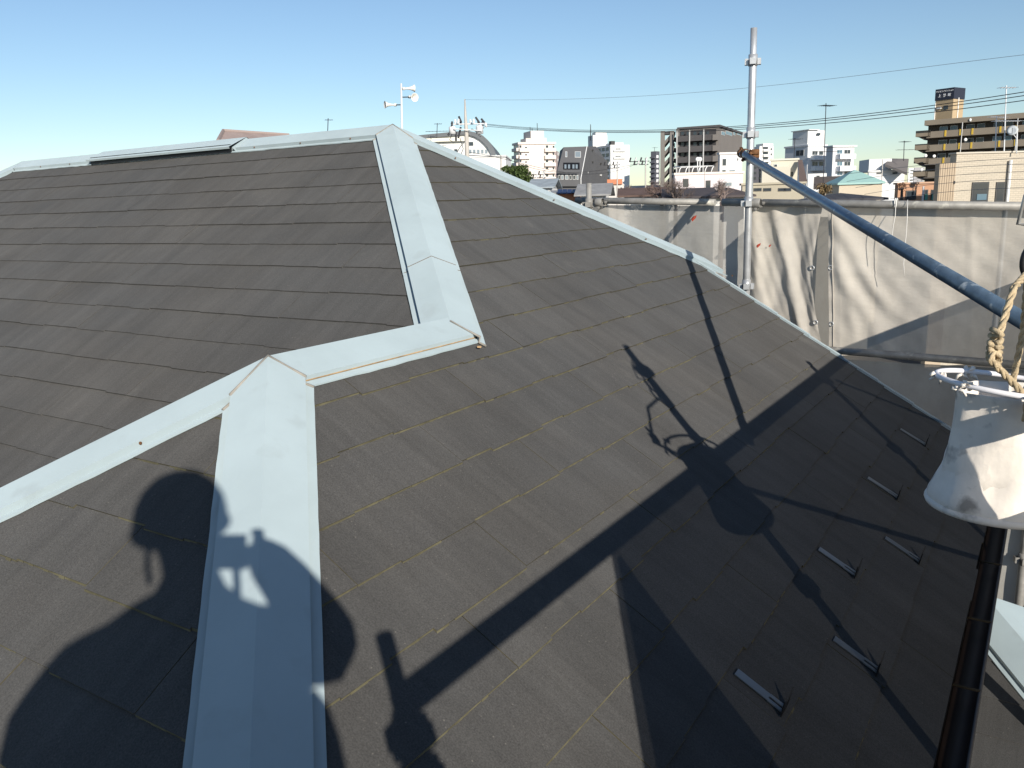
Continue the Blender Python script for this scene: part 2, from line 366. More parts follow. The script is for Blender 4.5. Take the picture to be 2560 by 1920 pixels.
# ------------------------------------------------------------------ metal ridge and hip caps
def cap(A, B, falls, mA=(None, None), mB=(None, None), w=.097, fl=.029, rise=.031, lift=0.0, drop=.020, name='ridge_cap', dz=HC, flange=True, seals=(), label=None, parent=None, line_side=None, line_mat='rustline', lap=False):
    """A, B: apex ends in (a,b,z); falls: the plan direction in which each side falls; mA/mB: plan direction of the mitre per side"""
    A = W(*A); B = W(*B); D = (B - A).normalized(); Ln = (B - A).length
    m = MB(); N = max(2, int(Ln / .06)); rs = random.Random(int(Ln * 977))
    sealpts = {}
    for si, gdir in enumerate(falls):
        gv = Vector((-gdir[0], gdir[1], 0)).normalized(); n = (gv * M_ + Vector((0, 0, 1))).normalized()
        e = n.cross(D).normalized()
        if e.dot(gv) < 0: e = -e
        dn = Vector((0, 0, -dz))
        prof = [Vector((0, 0, lift)), Vector((0, 0, lift)) + (dn + e * w + n * rise - Vector((0, 0, lift))) * .5 + Vector((0, 0, lift * .5)), dn + e * w + n * (rise + lift)]
        if flange: prof += [dn + e * (w + .002) + n * (rise - drop + lift), dn + e * (w + fl) + n * (.0145 + lift * .3), dn + e * (w + fl + .001) + n * (.009)]
        else: prof += [dn + e * (w + .001) + n * (rise - drop + lift)]
        def slide(q, o, md, sgn):
            if md is None: return 0.0
            mv = Vector((-md[0], md[1])); d2 = Vector((D.x, D.y)); q2 = Vector((q.x, q.y))
            den = d2.x * mv.y - d2.y * mv.x
            return -(q2.x * mv.y - q2.y * mv.x) / den if abs(den) > 1e-4 else 0.0
        rows = []
        wav = [rs.uniform(-.0008, .0028) for _ in range(N + 1)]
        for j in range(N + 1):
            t = j / N; row = []
            for k, q in enumerate(prof):
                s0 = slide(q, A, mA[si], 1); s1 = Ln + slide(q, B, mB[si], 1)
                x = A + q + D * (s0 + (s1 - s0) * t)
                if flange and k >= len(prof) - 2: x = x + n * wav[j]
                if k == 1: x = x + n * (wav[j] * .25)
                row.append(x)
            rows.append(row)
        K = len(prof); o = len(m.v)
        for row in rows: m.v += [tuple(x) for x in row]
        for j in range(N):
            for k in range(K - 1):
                f = [o + j * K + k, o + j * K + k + 1, o + (j + 1) * K + k + 1, o + (j + 1) * K + k]
                a_, b_, c_ = (Vector(m.v[f[x]]) for x in (0, 1, 2))
                if (b_ - a_).cross(c_ - a_).dot(n) < -1e-9: f = f[::-1]
                m.f.append(f); m.mi.append(0)
        sealpts[(si, 0)] = rows[0]; sealpts[(si, 1)] = rows[-1]
        if line_side == si:
            r_ = MB(); r_.tube([row[3] + n * .003 for row in rows], .0022, 5); ro = r_.build('rust_line', MT[line_mat], house)  # rust on the wing ridge, a plain dark line on the near hip
    ob = m.build(name, MT['cap'], parent or house)
    if label: ob['label'] = label
    if lap:
        for si in (0, 1):
            r_ = MB(); r_.tube([p + Vector((0, 0, .0005)) for p in sealpts[(si, 0)]], .0016, 5); r_.build('lap_seam', MT['seam'], ob)
    for (si, en) in seals:
        r_ = MB(); pts = sealpts[(si, en)]
        r_.tube([p + Vector((0, 0, .001)) for p in pts[:-1]], [.0035, .003, .005, .0045, .0045][:len(pts) - 1], 6); r_.build('sealant', MT['seal'], ob, True)
    return ob
P_ = (PA, PB, PZ); J1 = (JA, J1B, JZ); J2 = (JA, J2B, JZ)
def along(A, d, t): return (A[0] + d[0] * t, A[1] + d[1] * t, A[2] + (d[2] if len(d) > 2 else -M_) * t)
HALF = .9239, .3827
# main ridge (falls -b and +b)
cap(P_, (RIDGE_L, PB, PZ), ((0, -1), (0, 1)), mA=((.3827, -.9239), (.3827, .9239)), mB=((-.3827, -.9239), (-.3827, .9239)))
vent = cap((4.60, PB, PZ + .012), (6.24, PB, PZ + .012), ((0, -1), (0, 1)), w=.145, rise=.052, drop=.014, name='ridge_vent', flange=False, label='raised ridge vent cover with a dark slit')
vb = MB()
for s_ in (-1, 1):
    vb.obox(W(4.62, PB + s_ * .112, PZ - .088), W(6.22, 0, 0) - W(4.62, 0, 0), Vector((0, s_ * .012, 0)), Vector((0, 0, .05)))
vb.build('vent_slit', MT['black'], vent)
for aa in (4.60, 6.24):
    ve = MB(); ve.add([W(aa, PB, PZ + .010), W(aa, PB - .125, PZ - .058), W(aa, PB - .10, PZ - .08), W(aa, PB + .10, PZ - .08), W(aa, PB + .125, PZ - .058)], [(0, 1, 2, 3, 4)]); ve.build('vent_end', MT['cap'], vent)
# left hip of the ridge
cap((RIDGE_L, PB, PZ), along((RIDGE_L, PB, PZ), (1, -1), 2.9), ((0, -1), (1, 0)), mA=((-.3827, -.9239), (1, 0)))
# hip from the peak towards us, two lengths
q1 = along(P_, (-1, -1), 1.135)
cap(P_, q1, ((0, -1), (-1, 0)), mA=((.3827, -.9239), (-1, 0)), seals=((0, 0), (1, 0)))
cap(along(P_, (-1, -1), 1.12), along(J1, (-1, -1), .02), ((0, -1), (-1, 0)), mB=(None, (-.9239, .3827)), lift=.003, seals=((1, 1),), lap=True)
# hip from the peak away to the right
cap(P_, along(P_, (-1, 1), 1.40), ((-1, 0), (0, 1)), mA=((-1, 0), (.3827, .9239)), mB=((1, 0), (1, 0)), w=.088, fl=.025)
# lower ridge of the wing
cap(J2, J1, ((-1, 0), (1, 0)), mA=((-.9239, .3827), (.9239, .3827)), mB=((-.9239, .3827), (.3, 1)), line_side=0)
# hip down to the left, two lengths, and hip down to our feet
cap(J2, along(J2, (1, -1), .62), ((0, -1), (1, 0)), mA=((0, -1), (.9239, .3827)))
cap(along(J2, (1, -1), .60), along(J2, (1, -1), 1.72), ((0, -1), (1, 0)), lift=.003, lap=True)
cap(J2, along(J2, (-1, -1), 1.70), ((0, -1), (-1, 0)), mA=((0, -1), (-.9239, .3827)), seals=((0, 0), (1, 0)), line_side=1, line_mat='seam')
# rusty corner patches where the mitres meet
rp = MB(); rp.cbox(PR.p(J1B - .02, JA - .135, .024), .014, .010, .006, .4); rp.build('rust_patch', MT['rustline'], house)
# nails on the upright edge of the capping
def nails(A, d, g, n, w=.097):
    for k in range(n):
        q = along(A, d, .25 + .42 * k); q = W(*q); gv = Vector((-g[0], g[1], 0)); nn = (gv * M_ + Vector((0, 0, 1))).normalized()
        D = (W(*along(A, d, 1)) - W(*A)).normalized(); e = nn.cross(D).normalized(); e = -e if e.dot(gv) < 0 else e
        c = q + Vector((0, 0, -HC)) + e * (w + .004) + nn * .023
        m = MB(); m.lathe(c - e * .004, e, [(.0001, .006), (.0038, .0055), (.0045, .0)], 8); m.build('nail', MT['rust'], house)
nails(P_, (1, 0, 0), (0, -1), 3); nails(P_, (-1, 1), (-1, 0), 4); nails(along(J2, (1, -1), .0), (1, -1), (0, -1), 2); nails((6.3, PB, PZ), (1, 0, 0), (0, -1), 2)

# ------------------------------------------------------------------ verge trim, gutter, walls
vt = MB()
for i in range(0, 19):
    v0 = 2.02 - i * .1; v1 = v0 - .099
    t = .016 + .003 * (i % 2)
    vt.add([PR.p(VERGE_B - .004, v0, t), PR.p(VERGE_B + .022, v0, t), PR.p(VERGE_B + .022, v1, t + .002), PR.p(VERGE_B - .004, v1, t + .002),
            PR.p(VERGE_B - .004, v0, 0), PR.p(VERGE_B + .022, v0, -.06), PR.p(VERGE_B + .022, v1, -.06), PR.p(VERGE_B - .004, v1, 0)],
           [(0, 1, 2, 3), (0, 3, 7, 4), (1, 5, 6, 2), (0, 4, 5, 1), (3, 2, 6, 7)])
vt.build('verge_trim', MT['cap'], house)
gt = MB(); lip = MB(); K = 10; ca_, cz_, r_o = .112, EAVE_Z - .022, .038
bs = [-.12 + 5.32 * j / 40 for j in range(41)]
for (rr, flip) in ((r_o, 0), (r_o - .003, 1)):
    o = len(gt.v)
    for b_ in bs:
        for k in range(K + 1):
            an = math.pi + math.pi * k / K
            gt.v.append(tuple(W(ca_ - rr * math.cos(an), b_, cz_ + rr * math.sin(an))))
    for j in range(len(bs) - 1):
        for k in range(K):
            gt.f.append([o + j * (K + 1) + k, o + j * (K + 1) + k + 1, o + (j + 1) * (K + 1) + k + 1, o + (j + 1) * (K + 1) + k]); gt.mi.append(0)
gut = gt.build('gutter', MT['gutter'], house, True)
lip.tube([W(ca_ - r_o, b_, cz_ + .002) for b_ in (bs[0], bs[-1])], .005, 8); lip.build('gutter_lip', MT['guttermetal'], gut, True)
for b_ in (1.62, 2.25, 2.72, 3.22, 3.78, 4.4, 5.0):
    k_ = MB(); k_.obox(W(ca_ + r_o, b_, cz_ + .004), W(ca_ - r_o, 0, 0) - W(ca_ + r_o, 0, 0), Vector((0, .010, 0)), Vector((0, 0, .004)))
    k_.build('gutter_bracket', MT['bracket'], gut)
wl = MB(); wl.obox(W(.55, .3, -9.0), W(9.6, 0, 0) - W(.55, 0, 0), Vector((0, 4.72, 0)), Vector((0, 0, 9.0 + EAVE_Z - .02)))
wl.build('wall', MT['wall_beige'], house)
fa = MB(); fa.obox(W(.175, -.05, EAVE_Z - .20), W(.155, 0, 0) - W(.175, 0, 0), Vector((0, 5.2, 0)), Vector((0, 0, .13))); fa.build('fascia', MT['gutter'], house)

# snow guards
for k, (v, u) in enumerate(((.605, 1.965), (.605, 2.875), (.602, 3.76), (.602, 4.66), (.456, 2.435), (.455, 3.32))):
    m = MB(); x = PR.p
    def strip(u0, u1, v0, v1, t0, t1):
        m.add([x(u0, v0, t0), x(u1, v0, t0), x(u1, v1, t1), x(u0, v1, t1)] + [x(u0, v0, t0 - .003), x(u1, v0, t0 - .003), x(u1, v1, t1 - .003), x(u0, v1, t1 - .003)],
              [(0, 1, 2, 3), (0, 4, 5, 1), (1, 5, 6, 2), (2, 6, 7, 3), (3, 7, 4, 0)])
    strip(u - .015, u + .015, v + .004, v - .080, .0112, .016)
    strip(u - .017, u - .004, v - .080, v - .118, .016, .018); strip(u + .004, u + .017, v - .080, v - .118, .016, .018)
    sg = m.build('snow_guard', MT['snow'], house)
    t = MB(); t.add([x(u - .032, v - .118, .014), x(u + .032, v - .118, .014), x(u + .040, v - .104, .062), x(u + .018, v - .112, .030), x(u, v - .113, .024), x(u - .018, v - .112, .030), x(u - .040, v - .104, .062)] +
                    [x(u - .032, v - .121, .014), x(u + .032, v - .121, .014), x(u + .040, v - .107, .062), x(u + .018, v - .115, .030), x(u, v - .116, .024), x(u - .018, v - .115, .030), x(u - .040, v - .107, .062)],
              [(0, 1, 2, 3, 4, 5, 6), (13, 12, 11, 10, 9, 8, 7)] + [(i, i + 7, (i + 1) % 7 + 7, (i + 1) % 7) for i in range(7)])
    t.build('prong', MT['snowdark'], sg)

# ------------------------------------------------------------------ lower hip roof seen past the gutter
lowA = (.145, 4.34, -1.90); lw = thing('lower_hip_roof', 'small lower slate roof with pale metal hips past the gutter at bottom right', 'roof', W(.11, 4.3, -9))
class P2:
    def __init__(s, kind): s.kind = kind; s.n = Vector((M_, 0, 1)) / NN if kind == 'R' else Vector((0, -M_, 1)) / NN
    def p(s, u, v, t=0.0):
        z = lowA[2] - HC - M_ * ((lowA[0] if s.kind == 'R' else lowA[1]) - v)
        return (W(v, u, z) if s.kind == 'R' else W(u, v, z)) + s.n * t
for kind in ('L', 'R'):
    q = P2(kind); ln = 1.35
    if kind == 'L': pts = [q.p(.75, lowA[1], -.012), q.p(lowA[0], lowA[1], -.012), q.p(lowA[0] - ln, lowA[1] - ln, -.012), q.p(.75, lowA[1] - ln, -.012)]
    else: pts = [q.p(lowA[1], lowA[0], -.012), q.p(lowA[1] - ln, lowA[0] - ln, -.012), q.p(lowA[1] + ln, lowA[0] - ln, -.012)]
    us = poly_part('roof_slope', pts, MT['under'], lw)
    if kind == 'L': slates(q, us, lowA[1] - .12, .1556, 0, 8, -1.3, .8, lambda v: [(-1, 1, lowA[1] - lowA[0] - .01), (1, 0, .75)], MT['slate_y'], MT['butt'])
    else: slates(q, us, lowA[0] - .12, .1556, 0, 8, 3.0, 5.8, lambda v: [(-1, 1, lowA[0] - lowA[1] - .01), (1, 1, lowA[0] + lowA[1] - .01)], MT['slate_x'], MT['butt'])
cap(lowA, along(lowA, (-1, -1), 1.3), ((0, -1), (-1, 0)), mA=((0, -1), (-1, 0)), parent=lw, w=.125)
cap(lowA, along(lowA, (-1, 1), 1.3), ((-1, 0), (0, 1)), mA=((-1, 0), (0, 1)), parent=lw, w=.125)
cap(lowA, (.74, lowA[1], lowA[2]), ((0, -1), (0, 1)), mA=((.3827, -.9239), (.3827, .9239)), parent=lw)
wl = MB(); wl.obox(W(.74, 3.2, -9.0), W(-1.0, 0, 0) - W(.74, 0, 0), Vector((0, 2.2, 0)), Vector((0, 0, 6.25))); wl.build('wall', MT['wall_beige'], lw)
# ------------------------------------------------------------------ scaffold pieces
PIPE = 0.0243
def pipe(name, pts, mat_, label, cat='pipe', r=PIPE, group=None, n=16):
    m = MB(); m.tube(pts, r, n); o = m.build(name, mat_, None, True); return tag(o, label, cat, group)
def post(loc, z0, z1, label, group=None, collars=(), mat_='galv', taper=0.0):
    """scaffold standard with wedge pockets every 0.45 m"""
    base = W(loc[0], loc[1], z0); t = thing('scaffold_post', label, 'post', base, group)
    m = MB(); m.tube([base, W(loc[0], loc[1], z1 - .2), W(loc[0], loc[1], z1 - .19), W(loc[0], loc[1], z1)], [PIPE, PIPE, PIPE * .86, PIPE * .86], 18); m.build('tube', MT[mat_], t, True)
    for zc in collars:
        c = MB(); c.tube([W(loc[0], loc[1], zc - .035), W(loc[0], loc[1], zc + .035)], PIPE * 1.18, 18); co = c.build('collar', MT[mat_], t, True)
        for k in range(4):
            an = k * math.pi / 2 + .3; d = Vector((math.cos(an), math.sin(an), 0)); s = Vector((-d.y, d.x, 0))
            p = MB(); cc = W(loc[0], loc[1], zc) + d * (PIPE * 1.12)
            for e_ in (-1, 1): p.obox(cc + s * (e_ * .017 - .002) - Vector((0, 0, .028)), d * .022, s * .004, Vector((0, 0, .038)))
            p.obox(cc + d * .019 - s * .019 - Vector((0, 0, .028)), d * .004, s * .038, Vector((0, 0, .038)))
            p.build('wedge_pocket', MT[mat_], co)
    return t
def clamp(c, ax1, ax2, label, mat_='galv_dull', rusty=False):
    """swivel coupler: two half shells back to back with bolt and nut"""
    ax1 = Vector(ax1).normalized(); ax2 = Vector(ax2).normalized(); n = ax1.cross(ax2)
    n = n.normalized() if n.length > .05 else Vector((0, -1, 0)); c = Vector(c)
    t = thing('pipe_clamp', label, 'clamp', c); mm = MT['rust'] if rusty else MT[mat_]
    for k, (ax, s_) in enumerate(((ax1, 1), (ax2, -1))):
        m = MB(); o = c + n * (s_ * (PIPE + .004)); m.tube([o - ax * .026, o - ax * .022, o + ax * .022, o + ax * .026], [PIPE * 1.22, PIPE * 1.3, PIPE * 1.3, PIPE * 1.22], 16, caps=False); m.build('shell', mm, t, True)
        b = MB(); sd = ax.cross(n).normalized(); q = o + sd * (PIPE * 1.55) - n * (.01 * s_)
        b.tube([q - n * .03, q + n * .035], .0055, 8); b.tube([q + n * .018, q + n * .03], .011, 6); b.build('bolt', mm, t)
    return t

SB = 5.66                                   # upright plane of the far scaffold
RL = atb(1440, 501, SB); RR = atb(2560, 516, SB); dR = (RR - RL); RR2 = RL + dR * 1.13
pA = thing('handrail_pipe', 'long grey paint-spattered handrail pipe along the top of the far scaffold sheets', 'pipe', RL)
m = MB(); m.tube([RL, RL.lerp(RR2, .33)], PIPE * .93, 16); m.build('tube', MT['galv_dull'], pA, True)
m = MB(); m.tube([RL.lerp(RR2, .345), RR2], PIPE * 1.02, 16); m.build('tube', MT['galv_dull'], pA, True)
QL = atb(1700, 846, SB); QR = atb(2560, 913, SB)
pipe('handrail_pipe', [QL, QL + (QR - QL) * 1.12], MT['galv_dull'], 'lower horizontal pipe across the far sheets, half hidden behind the roof edge')
PA_B = SB - .052
pp = atb(1872, 505, PA_B); pa_ = -pp.x
post((pa_, PA_B), -3.2, atb(1884, 70, PA_B).z - H0, 'tall galvanised scaffold post standing against the sky right of the roof', collars=[atb(1872, y, PA_B).z - H0 for y in (152, 333, 505, 712)])
q = atb(1472, 470, SB - .05); post((-q.x, SB - .05), -3.2, atb(1472, 458, SB - .05).z - H0, 'short scaffold post top ending just above the left end of the handrail', collars=[q.z - H0 - .11], mat_='galv_dull')
post((-.005, SB), -9, .3, 'scaffold post at the far corner, seen below the canvas bucket', collars=(-2.2, -1.3, -.4), mat_='galv_dull')
clamp(atb(1895, 508, SB - .02), (RR - RL), (0, 0, 1), 'grey pipe clamp joining the handrail to the tall post')
clamp(atb(1503, 506, SB - .02), (RR - RL), (0, 0, 1), 'grey pipe clamp at the short post on the left handrail end')

# blue-grey brace running down towards us
bp0 = W(1.778, 5.596, .278); bp1 = W(-.13, 2.455, -.436); bd = (bp1 - bp0).normalized()
br = thing('brace_pipe', 'blue-grey diagonal pipe with white scuffs sloping down to the right', 'pipe', bp0)
m = MB(); m.tube([bp0 - bd * .02, bp1], PIPE, 22); m.build('tube', MT['bluepipe'], br, True)
m = MB(); m.tube([bp0 - bd * .055, bp0 - bd * .03, bp0 - bd * .012], [PIPE * 1.12, PIPE * 1.2, PIPE * 1.12], 16); m.build('rusty_end', MT['rust'], br, True)
cl = clamp(bp0 + bd * .13 + Vector((.01, .015, .02)), bd, (0, 0, 1), 'rusty clamp holding the upper end of the blue-grey brace', rusty=True)
rsx = random.Random(3)
for k in range(4):
    c = bp0 - bd * (.02 + .012 * k) + Vector((0, 0, PIPE * .9)); f = MB(); f.cbox(c, .018, .012, .02 + .012 * (k % 2), .5 + k, 0); f.build('rust_flake', MT['rust'], br)

# side scaffold beside the eave (just out of view on the right; it shades the roof)
SA = -.095; RZ = -.425
pipe('handrail_pipe', [W(SA, .29, RZ), W(SA, 5.75, RZ)], MT['galv_dull'], 'handrail pipe of the scaffold beside the eave, out of view on the right', n=14, r=.031)
post((SA - .05, .258), -9, -.27, 'scaffold post beside the photographer, out of view on the right', collars=(-.45, -.52, -.87))
post((SA - .05, 2.06), -9, .20, 'scaffold post that carries the canvas bucket, out of view on the right', collars=(.06, -.42, -.87))
post((SA - .05, 3.80), -9, -.30, 'scaffold post outside the eave beyond the bucket, out of view', collars=(-.42, -.87))
pipe('brace_pipe', [W(SA - .04, 2.137, -.545), W(SA - .04, 3.60, -1.39)], MT['galv_dull'], 'thin brace of the eave scaffold behind the bucket, out of view on the right', r=.0135)
pipe('brace_pipe', [W(SA - .04, 3.93, -.47), W(SA - .04, 5.10, -1.21)], MT['galv_dull'], 'thin brace of the eave scaffold farthest along the eave, out of view', r=.011)
pipe('handrail_pipe', [W(SA - .04, .31, -1.48), W(SA - .04, 5.7, -1.48)], MT['galv_dull'], 'lower pipe of the scaffold beside the eave, out of view on the right', n=12)
bo = MB(); bo.obox(W(-.16, -1.6, -1.505), W(-.66, 0, 0) - W(-.16, 0, 0), Vector((0, 2.6, 0)), Vector((0, 0, .045)))
bo.build('scaffold_board', MT['wood']); tag(bpy.data.objects['scaffold_board'], 'grey steel scaffold board under the photographer, out of view', 'board')

def cloth(name, label, fn, nu, nv, mat_, group=None, parent=None, skip=None):
    m = MB(); pts = [[fn(i / nu, j / nv) for i in range(nu + 1)] for j in range(nv + 1)]
    m.v = [tuple(p) for r in pts for p in r]
    for j in range(nv):
        for i in range(nu):
            if skip and skip((pts[j][i] + pts[j + 1][i + 1]) / 2): continue
            m.f.append([j * (nu + 1) + i, j * (nu + 1) + i + 1, (j + 1) * (nu + 1) + i + 1, (j + 1) * (nu + 1) + i]); m.mi.append(0)
    o = m.build(name, mat_, parent); me = o.data; me.polygons.foreach_set('use_smooth', [True] * len(me.polygons))
    if label: tag(o, label, 'sheet', group)
    return o
# sheet beside the eave with its slanting free end, and the folded-over flap
def side_fn(u, v):
    z = RZ - .015 - v * 1.05
    bl = 1.19 - .78 * (RZ - z) ** 1.0
    b = bl + (1.6 - bl) * u / .2 if u < .2 else 1.6 + 4.12 * (u - .2) / .8
    return W(SA - .032 - .010 * math.sin(u * 21) * v, b, z)
cloth('scaffold_sheet', 'dark mesh sheet hung from the eave scaffold handrail, out of view on the right', side_fn, 150, 30, MT['sheet_side'], skip=lambda p: 1.885 < p.y < 2.145 and p.z > H0 - .60)  # opening added in the unseen sheet so that sun reaches the bucket
def flap_fn(u, v):
    z = RZ - .02 - v * 1.0
    b0 = 1.19 - .72 * (RZ - z); b1 = 1.19 + .255 * (RZ - z)
    return W(SA - .055 - .004 * math.sin(u * 9 + v * 5), b0 + (b1 - b0) * u, z)
cloth('sheet_flap', 'folded-over end of the mesh sheet beside the eave, out of view', flap_fn, 8, 10, MT['sheet_side'])

# the far sheets, facing us in the sun
def far_sheet(x0, x1, ytop, ybot, folds, label, mat_, nu=46, nv=34, pl=SB + .055, seed=0, sag=.0):
    rs = random.Random(seed); ph = [rs.uniform(0, 6.3) for _ in range(6)]
    T0_, T1_ = atb(x0, ytop[0], pl), atb(x1, ytop[1], pl); B0, B1 = atb(x0 - folds.get('dx0', 0), ybot[0], pl), atb(x1 + folds.get('dx1', 0), ybot[1], pl)
    def fn(u, v):
        p = T0_.lerp(T1_, u).lerp(B0.lerp(B1, u), v)
        y = 0
        for (cu, cv, du, dv, amp, wd) in folds.get('creases', ()):     # a crease is a ridge along a line
            L_ = math.hypot(du, dv); s = ((u - cu) * dv - (v - cv) * du) / L_; al = ((u - cu) * du + (v - cv) * dv) / L_
            fade = max(0.0, 1 - max(0.0, al - L_) * 6) * max(0.0, 1 - max(0.0, -al) * 6)
            y += amp * math.exp(-(s / wd) ** 2) * fade
        env = min(1, v * 5) * min(1, (1 - v) * 5 + .15)
        y += env * (.006 * math.sin(u * 7 + ph[0] + 2 * v) + .005 * math.sin(v * 9 + ph[1] + u * 4) + .003 * math.sin(u * 26 + v * 11 + ph[2]) + .002 * math.sin(u * 50 - v * 34 + ph[3]))
        p.z -= sag * math.sin(math.pi * u) * (1 - v)
        p.x -= folds.get('pinch', 0) * math.sin(math.pi * v) * u ** 6
        return p + Vector((0, -y + folds.get('bow', 0) * math.sin(math.pi * v) * u, 0))
    return cloth('scaffold_sheet', label, fn, nu, nv, mat_), fn
s1, f1 = far_sheet(1420, 1860, (512, 515), (980, 985), dict(creases=((.2, .0, .75, .9, .03, .07),)), 'greyish mesh scaffold sheet behind the roof edge, left of the tall post', MT['sheet2'], seed=1)
s2, f2 = far_sheet(1876, 2057, (514, 514), (872, 876), dict(creases=((.35, .02, .42, .9, .032, .08), (.05, .02, .1, .7, .024, .09), (.62, .05, .2, .8, -.018, .09)), dx0=0, bow=-.03, pinch=.055), 'cream mesh scaffold sheet with deep folds, just right of the tall post', MT['sheet'], seed=2)
s3, f3 = far_sheet(2072, 2680, (516, 521), (872, 925), dict(creases=((.01, .05, .22, .55, .024, .035), (.03, .35, .22, .6, .018, .04), (.99, .05, -.25, .5, .022, .05), (.02, .12, .1, .75, .012, .03), (.0, .44, .9, .02, .005, .012), (.62, .0, .0, 1, .006, .01)), bow=-.0), 'wide creased cream mesh scaffold sheet behind the blue-grey brace', MT['sheet'], nu=70, seed=3)
s4, f4 = far_sheet(1780, 2700, (880, 932), (1480, 1520), dict(creases=((.3, .1, .3, .5, .03, .05),)), 'lower grey mesh sheet hanging below the second pipe', MT['sheet2'], nu=50, seed=4, pl=SB + .035)
s5, f5 = far_sheet(2020, 2100, (514, 515), (876, 880), dict(), 'grey backing strip of mesh sheet showing in the gap between two cream sheets', MT['sheet2'], nu=8, nv=10, pl=SB + .17, seed=6)
for (sh, fn, us, vs_) in ((s3, f3, (.012,), (.42, .82)), (s2, f2, (.97,), (.42, .80))):
    for u in us:
        for v in vs_:
            c = fn(u, v) + Vector((0, -.006, 0)); e = MB(); e.tube([c + Vector((math.cos(a) * .013, 0, math.sin(a) * .013)) for a in [k * math.pi / 7 for k in range(14)]], .004, 6, closed=True); e.build('eyelet', MT['galv'], sh, True)
hm = MB()
hm.tube([f3(.021, v) + Vector((0, -.003, 0)) for v in [k / 20 for k in range(21)]], .004, 5); hm.build('hem', MT['sheet'], s3, True)
# cords hanging from the handrail in front of the wide sheet, their stray ends
def cordline(px, off, mat_, r, label, top=None):
    pts = [atb(x, y, SB - off * (1 if i else .3)) for i, (x, y) in enumerate(px)]
    return pipe('cord', pts, MT[mat_], label, 'cord', r, n=6)
cordline([(2240, 500), (2238, 540), (2234, 560), (2230, 590), (2229, 640)], .07, 'cordw', .002, 'thin pale cord tied round the handrail, left of its pair')
cordline([(2269, 500), (2268, 545), (2266, 580), (2262, 620), (2259, 660), (2261, 690)], .09, 'cordw', .002, 'thin pale cord hanging from the handrail, right of its pair')
kn = MB()
for k, x in enumerate((2238, 2242)):
    c = atb(x, 508, SB); ax = (RR - RL).normalized(); u_ = Vector((0, 0, 1)); w_ = ax.cross(u_)
    kn.tube([c + (u_ * math.cos(a) + w_ * math.sin(a)) * (PIPE + .004) for a in [j * math.pi / 8 for j in range(16)]], .0035, 6, closed=True)
tag(kn.build('knot', MT['cordw'], bpy.data.objects['cord'], True))
for k, (x, y, s) in enumerate(((1735, 545, .022), (1897, 613, .016), (1925, 614, .010))):
    c = atb(x, y, SB - .0 + .02); t = MB(); t.add([c + Vector((-s, 0, -.3 * s)), c + Vector((-.2 * s, -.004, .5 * s)), c + Vector((s, -.006, .9 * s)), c + Vector((.6 * s, -.003, -.1 * s)), c + Vector((-.5 * s, -.002, -1.1 * s))], [(0, 1, 2, 3, 4)])
    t.build('torn_tape', MT['red']); 
for o, lb in zip([o for o in bpy.data.objects if o.name.startswith('torn_tape')], ('larger red tape scrap on the sheet left of the tall post', 'red tape scrap on the sheet right of the tall post', 'tiny red tape scrap beside another on the cream sheet')): tag(o, lb, 'tape')

# ------------------------------------------------------------------ canvas bucket
BX = W(.058, 2.155, 0)
def bz(py):                                 # height of a point on the bucket axis seen at this photo row
    lo, hi = -1.5, .6
    for _ in range(40):
        mid = (lo + hi) / 2; d = BX + Vector((0, 0, mid)) - CAM
        if CY + FPX * d.dot(DOWN) / d.dot(FWD) > py: lo = mid
        else: hi = mid
    return (lo + hi) / 2
z_top, z_bot = bz(975), bz(1262)
bk = thing('canvas_bucket', 'dirty white canvas bucket with flared base and rope handles at the right edge', 'bucket', BX + Vector((0, 0, z_bot)))
m = MB(); NS = 40; hgt = z_top - z_bot
prof = [(.0, .012), (.10, .006), (.143, .0), (.151, .010), (.150, .025), (.140, .045), (.124, .08), (.114, .12), (.108, .17), (.104, .22), (.103, .26), (.106, hgt), (.100, hgt), (.097, hgt - .03), (.10, .20), (.12, .1), (.13, .03), (0, .02)]
o = len(m.v)
for (r, hh) in prof:
    for k in range(NS):
        a = 2 * math.pi * k / NS; w_ = 1 + (.06 * math.sin(2 * a + 1.0) + .05 * math.sin(5 * a + hh * 9) + .035 * math.sin(8 * a - hh * 16) + .018 * math.sin(17 * a + hh * 25)) * min(1, hh * 12) * (0 if r < .01 else 1)
        m.v.append((BX.x + r * w_ * math.cos(a), BX.y + r * w_ * math.sin(a), BX.z + z_bot + hh))
for i in range(len(prof) - 1):
    for k in range(NS):
        k2 = (k + 1) % NS; m.f.append([o + i * NS + k, o + i * NS + k2, o + (i + 1) * NS + k2, o + (i + 1) * NS + k]); m.mi.append(0)
m.build('body', MT['canvas'], bk, True)
hoop_c = BX + Vector((0, 0, z_top + .012)); tilt = Matrix.Rotation(D2R(7), 3, FWD)
def hoop_pt(a): return hoop_c + tilt @ Vector((.152 * math.cos(a), .150 * math.sin(a), 0))
m = MB(); m.tube([hoop_pt(2 * math.pi * k / 48) for k in range(48)], .0062, 10, closed=True); m.build('hoop', MT['hoop'], bk, True)
rs = random.Random(8)
for k in range(6):                         # frayed canvas ties round the hoop
    a = 2 * math.pi * k / 6 + rs.uniform(-.3, .3); p = hoop_pt(a); inn = (Vector((BX.x, BX.y, p.z)) - p).normalized(); t = MB()
    for _ in range(9):
        c_ = p + Vector((rs.gauss(0, .007), rs.gauss(0, .007), rs.gauss(0, .005))); e_ = c_ + Vector((rs.gauss(0, .008), rs.gauss(0, .008), rs.gauss(-.004, .008)))
        t.tube([c_, c_.lerp(e_, .5) + Vector((rs.gauss(0, .004), rs.gauss(0, .004), .004)), e_], [.005, .0045, .002], 5)
    t.build('canvas_tie', MT['canvas'], bk, True)
